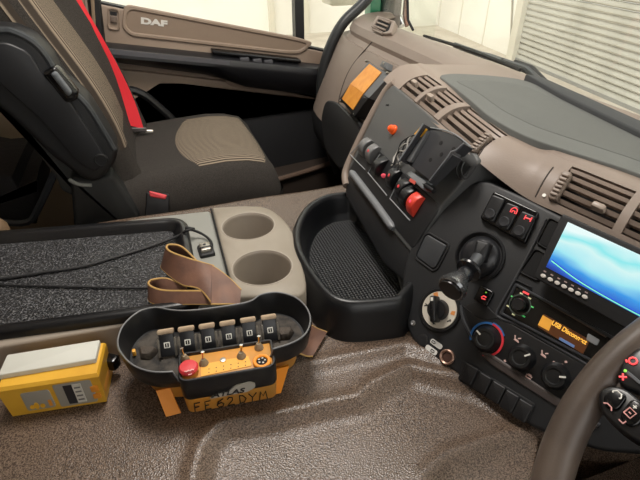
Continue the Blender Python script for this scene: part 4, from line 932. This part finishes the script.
# six levers
LV = mat('lever_black', '18181b', .35, var=(90, '5b5248', .6, .85)); CAPM = mat('lever_cap_tan', 'b09a80', .6, var=(80, '8a7762', .4, .8))
LSD = mat('lever_side_grey', '6d675e', .5, var=(80, '423d36', .4, .7))
for i in range(6):
    x = 167+i*20.6; y = 344-i*2.9-(i > 3)*.5
    ctr = Z(x, y, .513); u = PF.u; f = Fr(V((ctr.x, ctr.y, .513)), u, V((-u.y, u.x, 0)).normalized()*.55+V((0, 0, .83)))   # leaning paddle facing the camera
    if f.n.z < 0: f.n = -f.n
    f.u = f.u*1.14; f.v = f.v*1.2
    lv = obj('lever', prism(f, rpoly([(-.0085, -.013), (.0085, -.013), (.0078, .011), (-.0078, .011)], .002), -.004, .001, .0008), LV, rc)
    for s in (-1, 1): obj('lever_cheek', boxf(f, s*.0088-.0012, -.013, -.005, s*.0088+.0012, .006, .003, .0008), LSD, lv)
    obj('lever_cap', boxf(f, -.0088, .0105, -.005, .0088, .0155, .0035, .0018), CAPM, lv)
    fi = f.off(0, -.001, .001)
    obj('lever_icon', prism(fi, rr(.0072, .0072, .0006, 2), -.0005, .0006), WHITE, lv)
    obj('icon_field', prism(fi, rr(.0048, .0048, .0003, 2), 0, .0009), VOID, lv)
    obj('icon_arrow', boxf(fi, -.0004, -.002, .0008, .0004, .002, .0012), WHITE, lv)
    obj('lever_root', boxf(f, -.0065, -.020, -.006, .0065, -.0125, .000, .001), GR, lv)
obj('basin_floor', prism(XY, inset(ro, .013), .494, .4972), mat('basin_dust', '4a443d', .8, bump=(150, .6, .002), var=(45, '1a1817', .4, .6)), rc)
obj('side_latch', boxf(XYat(Z(111, 361, .475)).rot(R_(-35)), -.012, -.008, -.008, .010, .007, .008, .004), BLACKG, rc)

# ================================================================== leather strap
LEA = mat('strap_leather', '5e4338', .62, bump=(160, .3, .0012), var=(35, '7a5644', .35, .75)); LED_ = mat('strap_edge', 'b08c52', .7)
st = thing('leather_strap', 'brown leather shoulder strap looped behind the remote control', 'strap', Z(190, 300, .5))
def band(path, half, name='band', th=.0026):
    c = cat([p for p, _ in path], 7); hv = cat([V(h) for _, h in path], 7)
    obj(name, ribbon(c, hv, th), LEA, st, smooth=60)
    for s in (1, -1): obj('band_edge', tube([p+h*s for p, h in zip(c, hv)], .0015, 6), LED_, st)
def edge_pair(t, zt, b, zb):   # upper edge pixel at height zt, lower edge pixel at height zb
    T, B = Z(*t, zt), Z(*b, zb); return ((T+B)/2, (T-B)/2)
band([edge_pair((214, 266), .545, (212, 303), .530), edge_pair((200, 262), .554, (200, 289), .532), edge_pair((184, 257), .558, (182, 284), .530), edge_pair((171, 252), .560, (166, 272), .530), edge_pair((166.5, 247.5), .560, (161.5, 266), .530), edge_pair((170, 244.5), .560, (168, 258), .530), edge_pair((182, 247), .556, (182, 262), .528), edge_pair((196, 260), .548, (196, 272), .520)], 0)
band([edge_pair((212, 266), .546, (211, 304), .532), edge_pair((220, 271), .542, (220, 304), .528), edge_pair((231, 280), .536, (231, 304), .526), edge_pair((241, 290), .530, (240, 305), .522)], 0)
band([edge_pair((212, 291), .532, (212, 304), .520), edge_pair((186, 291), .530, (186, 304), .516), edge_pair((164, 290.5), .528, (164, 305), .512), edge_pair((152, 287), .530, (151, 302), .510), edge_pair((148.5, 283), .531, (149, 297), .510), edge_pair((153, 279.5), .531, (154, 292), .508), edge_pair((168, 279), .528, (166, 297), .508), edge_pair((187, 288), .522, (178, 302), .506)], 0)
band([(Z(303, 338, .470), (Z(309, 322, .478)-Z(298, 350, .462))*.5), (Z(312, 342, .460), (Z(318, 326, .466)-Z(307, 354, .455))*.48), (Z(320, 344, .4555), (Z(328, 332, .457)-Z(314, 356, .454))*.5)], 0)

# ================================================================== gear lever
gl = thing('gear_lever', 'short black gear lever with metallic knob leaning out of its round socket', 'gear lever', K.p(*K.px(480, 256), 0))
GF = K.at(480, 256, 0)
obj('socket_ring', lathe(GF, [(.034, -.002), (.034, .003), (.032, .005), (.030, .003), (.029, -.004), (.001, -.004)], 44), BLACK, gl)
obj('ball', lathe(GF, [(.0285*math.cos(t), -.004+.017*math.sin(t)) for t in np.linspace(0, math.pi/2-.02, 10)], 40), mat('ball_black', '26272a', .3), gl)
g0 = K.p(*K.px(482, 250, .014), .014)
GS = [K.p(*K.px(x, y, c), c) for x, y, c in ((482, 246, .010), (478, 258, .024), (470, 269, .042), (460, 279, .058), (452, 288, .070))]
fg = Fr(GS[1], (GS[2]-GS[1]).cross(K.n), GS[2]-GS[1])
def along(a, b, prof, m, name, n=24):
    ax = (b-a).normalized(); u = ax.orthogonal().normalized(); f = Fr(a, u, ax.cross(u)); L = (b-a).length
    return obj(name, lathe(f, [(r, c*L) for r, c in prof], n), m, gl)
obj('gaiter_boot', prism(Fr(K.p(*K.px(481, 252, .013), .013), K.u*.9+K.v*.35, K.v*.9-K.u*.35), rpoly([(-.009, -.016), (.009, -.014), (.013, .012), (-.006, .016)], .004), -.008, .009, .004), mat('boot_black', '1c1d1f', .55), gl)
along(GS[1], GS[2], [(.0085, 0), (.008, .5), (.0075, 1)], mat('shaft_grey', '4d4f52', .3, .3), 'shaft')
along(GS[2], GS[3], [(.0075, -.3), (.0165, 0), (.0175, .10), (.0165, .22), (.0095, .30), (.011, .6), (.009, 1)], mat('collar_black', '1f2023', .22), 'collar')
along(GS[3], GS[4], [(.009, -.35), (.013, .1), (.0185, .8), (.0195, 1.0), (.0175, 1.18), (.0005, 1.22)], mat('knob_satin', '77797b', .22, .8), 'knob')
gc = along(GS[3], GS[4], [(.0150, 1.15), (.0145, 1.30), (.0005, 1.34)], mat('knob_cap_black', '141416', .3), 'knob_cap')

# ================================================================== radio
ra = thing('car_radio', 'black car radio with orange lettered display below the monitor', 'radio', K.p(*K.px(556, 322), 0))
rcn = [(517, 285), (625, 345), (610, 375), (503, 314)]
o = K.poly([(516, 283), (640, 351), (628, 381), (500, 314)]); bmx = frame_ring(K, rpoly(o, .003), rpoly(inset(o, .0035), .002), -.001, .005, bev=.001)
obj('bezel', bmx, mat('radio_bezel', '3c3e42', .3, .3), ra)
face = inset(o, .0035); obj('face', prism(K, face, -.001, .0035, .001), BLACKG, ra)
RF = K.at(520, 305, .0035)
vk = obj('volume_knob', lathe(RF, [(.0082, 0), (.0082, .009), (.007, .011), (.0005, .0108)], 28), mat('volume_black', '1d1e21', .25), ra)
obj('knob_ring', frame_ring(RF, circ(.0135, 36), circ(.0122, 36), 0, .0012), mat('ring_grey', '56605c', .3, .4), ra)
GRN = mat('lit_green', '5fae6a', .5, emit='50d070', emits=.5)
for k, a in enumerate((20, 65, 110, 160, 215, 265, 315)): obj('key_mark', boxf(RF.off(.0145*math.cos(R_(a)), .0145*math.sin(R_(a)), 0), -.002, -.0009, 0, .002, .0009, .001), GRN if k % 3 == 0 else mat('mark_cream', 'cfcfa8', .5, emit='d0d0a0', emits=.25), ra)
obj('key_mark', boxf(K.at(526, 293, .0035), -.004, -.0012, 0, .004, .0012, .001), REDLIT, ra)
dp = K.poly([(540, 321), (551, 315), (590, 338), (584, 347)], .0035)
dq = K.poly([(541, 318), (587, 345), (582, 352), (539, 327)], .0035)
DF = K.at(543, 321, .0035)
obj('display', prism(K, K.poly([(544, 314), (590, 340), (583, 354), (538, 327)], .004), .003, .0045), mat('display_brown', '4a2d1c', .3, emit='6a3a1a', emits=.25), ra)
obj('display_block', prism(K, K.poly([(543, 315), (553, 321), (549, 331), (538, 325)], .004), .003, .0052), mat('display_amber', 'd89a3c', .4, emit='f0a840', emits=.35), ra)
tfr = K.at(569, 332.5, .0052).rot(R_(-3)); obj('display_text', text_bm(tfr, 'USB Disconnect', .0078, .0002, sx=.82, bold=.0002), mat('display_text_amber', 'f0b64a', .4, emit='ffc050', emits=.7), ra, smooth=0)
obj('cd_slot', ribbon([K.p(*K.px(536+i*14, 296+i*8.2, .004), .004) for i in range(6)], [K.v*.0008]*6, .0012), mat('slot_grey', '5a4a42', .3, .3), ra)
obj('key_bar', prism(K, K.poly([(560, 337), (575, 345.5), (574, 348), (559, 339.5)], .004), .003, .0052), mat('key_blue', '5f7aa8', .3, emit='6f8ac0', emits=.2), ra)
obj('release_key', prism(K, rpoly(K.poly([(588, 333), (600, 340), (597, 346), (586, 340)], .005), .002), .003, .0065, .001), mat('key_grey', 'a9acb0', .3, .3), ra)

# ================================================================== monitor
mo_ = thing('reversing_monitor', 'black monitor showing a bright blue and white picture on the dashboard', 'monitor', K.p(*K.px(600, 280), .03))
MC = .032
M_ = Fr(K.p(0, 0, MC), K.u, K.v)
tlp, blp = M_.px(562, 213), M_.px(533, 277); rg = M_.px(640, 248)
w_ = .185; du = V((rg[0]-tlp[0], rg[1]-tlp[1])).normalized(); hgt_ = V((tlp[0]-blp[0], tlp[1]-blp[1])); hv_ = V((-du.y, du.x)); Hm = hgt_.dot(hv_)
MF_ = Fr(M_.p(*blp), K.u*du.x+K.v*du.y, K.u*hv_.x+K.v*hv_.y)
sk = hgt_.dot(du)
obj('case', prism(MF_, rpoly([(0, 0), (w_, 0), (w_+sk, Hm), (sk, Hm)], .004), -.020, 0, .002), BLACKM, mo_)
def screen_mat():
    m = bpy.data.materials.new('monitor_picture'); m.use_nodes = True; nt = m.node_tree; b = nt.nodes['Principled BSDF']; L = nt.links.new
    b.inputs['Base Color'].default_value = (.01, .01, .01, 1); b.inputs['Roughness'].default_value = .15
    tc = nt.nodes.new('ShaderNodeTexCoord'); mp = nt.nodes.new('ShaderNodeMapping'); n = nt.nodes.new('ShaderNodeTexNoise')
    n.inputs['Scale'].default_value = 2.2; n.inputs['Detail'].default_value = 2
    sx = nt.nodes.new('ShaderNodeSeparateXYZ'); g = nt.nodes.new('ShaderNodeMath'); g.operation = 'MULTIPLY_ADD'; g.inputs[1].default_value = .55
    r = nt.nodes.new('ShaderNodeValToRGB'); el = r.color_ramp.elements; el[0].position = .05; el[0].color = (*lin('1a3f9a'), 1); el[1].position = 1; el[1].color = (*lin('e8fbfa'), 1)
    for p, c in ((.16, '2f66cf'), (.32, '3d9be6'), (.5, '9fe6f2'), (.72, 'd3f5f3'), (.86, '8fe8ec')): e = el.new(p); e.color = (*lin(c), 1)
    L(tc.outputs['Generated'], mp.inputs[0]); L(mp.outputs[0], n.inputs['Vector']); L(tc.outputs['UV'], sx.inputs[0])
    L(n.outputs['Fac'], g.inputs[0]); L(sx.outputs['Y'], g.inputs[2]); ad = nt.nodes.new('ShaderNodeMath'); ad.operation = 'SUBTRACT'; ad.inputs[1].default_value = .20
    L(g.outputs[0], ad.inputs[0]); L(ad.outputs[0], r.inputs[0]); L(r.outputs[0], b.inputs['Emission Color']); b.inputs['Emission Strength'].default_value = 1.0; return m
s0_, s1_ = MF_.px(546, 267, .0), MF_.px(568, 222, .0)
scr = [(s0_[0], s0_[1]), (w_-.01, s0_[1]), (w_-.01+sk*.8, s1_[1]), (s1_[0], s1_[1])]
bm = bmesh.new(); uvl = bm.loops.layers.uv.new(); q = [bm.verts.new(MF_.p(a, b, .0006)) for a, b in scr]; fc = bm.faces.new(q)
q2 = [bm.verts.new(MF_.p(a, b, -.002)) for a, b in scr]
for i in range(4): bm.faces.new((q[i], q2[i], q2[(i+1) % 4], q[(i+1) % 4]))
for l, uv in zip(fc.loops, ((0, 0), (1, 0), (1, 1), (0, 1))): l[uvl].uv = uv
obj('screen', bm, screen_mat(), mo_, smooth=0)
GL = lambda a, b: (s0_[0]+(w_-.01-s0_[0])*a, s0_[1]+(s1_[1]-s0_[1])*b)
for cc, dy in (('guide_green', 0), ('guide_blue', .03)):
    obj('picture_line', tube(cat([MF_.p(*GL(.01, .16+dy), .0008), MF_.p(*GL(.25, .05+dy), .0008), MF_.p(*GL(.6, .02+dy), .0008), MF_.p(*GL(.95, .06+dy), .0008)], 5), .0006, 4), mat(cc, '6fd0a0' if dy == 0 else '1b45a8', .4, emit='7fe0b0' if dy == 0 else '2050c0', emits=.8), mo_)
for k in range(7):
    f = MF_.at(543.5+k*6.9, 276+k*3.5, .0); obj('button', prism(f, [(.0031*math.cos(t), .0023*math.sin(t)) for t in np.linspace(0, 2*math.pi, 15)[:-1]], -.001, .0022, .0008), mat('button_ivory', 'd3cdc6', .45), mo_)
    f = MF_.at(545+k*6.9, 271.5+k*3.5, .0); obj('button_mark', boxf(f, -.0016, -.0007, 0, .0016, .0007, .0006), mat('button_mark_pink', 'a58e8c', .6), mo_)
obj('stand', boxf(K.at(600, 285, 0), -.02, -.02, -.001, .02, .02, MC-.019), BLACKM, mo_)

# ================================================================== handset cradle
cr = thing('handset_cradle', 'empty black metal handset cradle with drilled plate in front of the vent', 'cradle', S.p(*S.px(436, 185), 0))
cB = .022
CF = Fr(S.p(*S.px(435, 160, cB), cB), S.u*.96-S.v*.18, S.v)
pts = CF.poly([(431, 128), (447, 132), (458, 137), (471, 147), (461, 156), (434, 184), (408, 164)])
CRM = mat('cradle_black', '36373a', .4)
obj('back_plate', prism(CF, rpoly(pts, .003), -.003, 0, .001), CRM, cr)
for x, y in ((441, 143), (453.5, 149), (441.5, 154.5), (430.5, 160), (442, 167)): obj('plate_hole', lathe(CF.at(x, y, 0), [(.0033, -.001), (.0033, .0004)], 12), VOID, cr)
def wall(a, b, h0, h1, th, m, name):
    A, B = CF.px(*a), CF.px(*b); p, q_ = CF.p(*A, 0), CF.p(*B, 0); n = CF.n; s = (q_-p).cross(n).normalized()*th
    return obj(name, rings([[p-n*.003, q_-n*.003, q_+n*h1, p+n*h0], [p-n*.003+s, q_-n*.003+s, q_+n*h1+s, p+n*h0+s]]), m, cr, smooth=0)
wall((431, 128), (407, 164), .016, .016, .0025, CRM, 'side_wall')
wall((471, 147), (462, 155), .014, .014, -.0025, CRM, 'side_wall'); wall((460, 158), (434, 184), .016, .010, -.0025, CRM, 'side_wall')
EDG = mat('cradle_edge_grey', '8f9296', .35, .4)
obj('wall_edge', tube([CF.p(*CF.px(471, 147), .0145), CF.p(*CF.px(463, 154), .0145), CF.p(*CF.px(459, 156), .0165), CF.p(*CF.px(456, 161), .0165), CF.p(*CF.px(435, 183), .0110)], .0011, 6), EDG, cr)
obj('wall_edge', tube([CF.p(*CF.px(431, 128), .0165), CF.p(*CF.px(407, 164), .0165)], .0012, 6), EDG, cr)
obj('top_edge', tube(cat([CF.p(*CF.px(x, y), .001) for x, y in ((431, 128), (447, 131), (459, 137), (471, 147))], 4), .0012, 6), EDG, cr)
obj('mount_box', boxf(S.at(442, 158, 0), -.02, -.022, -.002, .02, .02, .018, .003), BLACKM, cr)
sp_ = obj('side_plate', prism(CF, rpoly(CF.poly([(422, 133), (428, 130), (410, 162), (404, 160)], .006), .002), -.012, .006, .001), mat('cradle_side_grey', '606264', .4), cr)
obj('yellow_tag', prism(CF, rpoly(CF.poly([(414, 134), (421, 126), (427, 129), (420, 137)], .008), .001), .006, .008), mat('tag_yellow', 'd9a02e', .5), cr)
cl = obj('clip_block', prism(S, rpoly(S.poly([(406, 174), (411, 171), (427, 181), (423, 190)], .014), .003), .002, .016, .002), mat('clip_grey', '7a7d80', .4), cr)
obj('clip_label', prism(S, S.poly([(410.5, 178), (416, 181.5), (414.5, 184.5), (409, 181)], .0164), .0155, .0168), mat('clip_label_red', 'c8584c', .5), cl)
along_p = [S.p(*S.px(x, y, .012), .012) for x, y in ((424, 184), (429, 188), (434, 191))]
obj('clip_plug', tube(along_p, [.004, .005, .004], 10), BLACK, cr)
wi = thing('loose_wires', 'tangle of thin grey and black wires beside the handset cradle', 'wires', S.p(*S.px(398, 165), 0))
for k in range(7):
    p = [(395+random.uniform(-4, 5), 168+random.uniform(-6, 6)), (399+random.uniform(-5, 5), 157+random.uniform(-6, 6)), (405+random.uniform(-4, 4), 148+random.uniform(-5, 5)), (411+random.uniform(-3, 3), 141+random.uniform(-3, 3)), (417, 137)]
    obj('wire', tube(cat([S.p(*S.px(x, y, .006), .003+random.random()*.010) for x, y in p], 5), .0011, 5), BLACKM if k % 2 else mat('wire_grey', 'a9a6a0', .5), wi)
for k in range(2):
    obj('wire', tube(cat([S.p(*S.px(x+k*5, y, .004), .008*(1-abs(i-1.5)/2)+.002) for i, (x, y) in enumerate(((459, 162), (458, 172), (463, 180), (471, 166)))], 5), .0013, 6), BLACK, wi)

# ================================================================== steering wheel and instruments
WT = R_(40); WC = V((.335, -.035, .645)); WRR = .225
WFm = Fr(WC, (0, -1, 0), (math.cos(WT), 0, math.sin(WT)))
def wheel_fit():
    global WC
    pts = [(640, 346), (605, 363), (581, 390), (563, 425), (552, 460)]
    n = V((-math.sin(WT), 0, math.cos(WT))); best = (1e9,)
    for z in np.arange(.60, .70, .01):
        for x in np.arange(.26, .42, .01):
            for y in np.arange(-.10, .04, .01):
                c = V((x, y, z)); e = 0
                for p in pts:
                    d = ray(*p); q = CAM+d*((c-CAM).dot(n)/d.dot(n)); e += ((q-c).length-WRR)**2
                e += (z-.65)**2*.02
                if e < best[0]: best = (e, c)
    return best[1]
WC = wheel_fit()+cR*.006; WFm = Fr(WC, (0, -1, 0), (math.cos(WT), 0, math.sin(WT)))
sw = thing('steering_wheel', 'worn brown-grey steering wheel with black phone buttons on its spoke', 'steering wheel', WC)
LEATH = mat('wheel_leather', '4c423b', .38, bump=(500, .2, .0006), var=(14, '5f534a', .4, .7))
obj('rim', tube([WFm.p(WRR*math.cos(t), WRR*math.sin(t), 0) for t in np.linspace(0, 2*math.pi, 97)[:-1]],   .0158, 18, closed=True), LEATH, sw, smooth=60)
# spoke: broad web from the rim to the hub, carrying the button pod
def wpx(x, y, c=0): return WFm.px(x, y, c)
spk = [wpx(600, 350), wpx(640, 330), wpx(700, 350), wpx(720, 420), wpx(640, 450), wpx(612, 400), wpx(588, 402), wpx(585, 380)]
hub = lathe(WFm, [(.085, -.035), (.09, -.02), (.08, .0), (.05, .012), (.0005, .016)], 40)
obj('hub_pad', hub, BLACK, sw)
def spoke(a0, a1, r0, r1):
    rs = []
    for k in range(9):
        t = k/8; r = r0+(r1-r0)*t; half = R_((a1-a0)/2)*(1+1.1*abs(2*t-1)**3*.5); m = R_((a0+a1)/2)
        rs.append([WFm.p(r*math.cos(m+half*s), r*math.sin(m+half*s), c) for s, c in ((-1, -.006), (-.9, .004), (0, .008), (.9, .004), (1, -.006), (0, -.014))])
    return rings(rs)
aB = math.degrees(math.atan2(*wpx(618, 385)[::-1]))
for dm in (0, ): obj('spoke', spoke(aB-11, aB+4, WRR-.010, .06), LEATH, sw, smooth=60)
obj('spoke', spoke(180-aB-4, 180-aB+11, WRR-.010, .06), LEATH, sw, smooth=60)
BP = Fr(WFm.p(*wpx(622, 415, .012), .012), WFm.u, WFm.v)
pod = BP.poly([(599, 392), (612, 386), (628, 390), (640, 400), (668, 425), (664, 452), (648, 450), (620, 432), (600, 412)], 0)
pb = obj('button_pod', prism(BP, rpoly(pod, .012), -.012, .004, .003), mat('pod_black', '141416', .3), sw)
bx1 = BP.poly([(603, 396), (614, 389), (629, 396), (618, 411), (606, 409)], .004); obj('pod_button', prism(BP, rpoly(bx1, .005), .002, .0065, .0015), BLACKG, pb)
bx2 = BP.poly([(633, 398), (646, 408), (640, 425), (629, 428), (619, 417)], .004); obj('pod_button', prism(BP, rpoly(bx2, .005), .002, .0065, .0015), BLACKG, pb)
def wicon(x, y, ls, m=None): obj('button_icon', strokes(BP.at(x, y, .0066), ls, .0006), m or WHITE, pb)
wicon(618, 394, [[(-.004, -.001), (-.002, .0015), (.002, .0015), (.004, -.001)], [(-.004, -.001), (-.003, -.002)], [(.004, -.001), (.003, -.002)]])
PK = mat('icon_salmon', 'd99a94', .5)
wicon(607.5, 407, [[(-.004, 0), (-.002, .002), (.002, .002), (.004, 0)]], PK)
wicon(623, 420, [[(-.002, -.002), (.002, -.002), (.002, .001)]], PK); wicon(630, 413, [[(-.003, -.003), (.003, -.003), (.003, .003), (-.003, .003), (-.003, -.003)], [(-.001, 0), (.001, 0)]], PK); wicon(635, 407, [[(-.0015, 0), (.0015, 0)], [(0, -.0015), (0, .0015)]])
# second pod higher on the spoke, with lit symbols
P2 = BP.poly([(617, 384), (621, 364), (640, 346), (690, 372), (690, 400), (650, 398), (634, 392)], 0)
pb2 = obj('button_pod', prism(BP, rpoly(P2, .008), -.012, .003, .003), mat('pod_black', '141416', .3), sw)
def wicon2(x, y, ls, m, r=.0008): obj('lit_symbol', strokes(BP.at(x, y, .0034), ls, r), m, pb2)
wicon2(633, 361, [circ(.003, 8)+[(.003, 0)], [(-.004, -.003), (-.002, -.004)]], REDLIT)
wicon2(623, 377, [[(-.002, -.002), (.002, .002)], [(-.002, .002), (.002, -.002)]], REDLIT)
wicon2(625.5, 371, [[(-.0012, 0), (.0012, 0)], [(0, .0012), (0, -.0012)]], mat('lamp_lime', '8fd050', .5, emit='90e050', emits=.6))
obj('pod_bar', tube([BP.p(*BP.px(x, y), .0035) for x, y in ((628, 374), (640, 384), (660, 396))], .0016, 6), mat('pod_trim', '5f6266', .35), pb2)
col = thing('steering_column', 'black steering column shroud below the steering wheel', 'steering column', WC-WFm.n*.3)
obj('column_shroud', tube([WC-WFm.n*.045, WC-WFm.n*.16, WC-WFm.n*.34], [.05, .06, .065], 20), BLACKM, col)
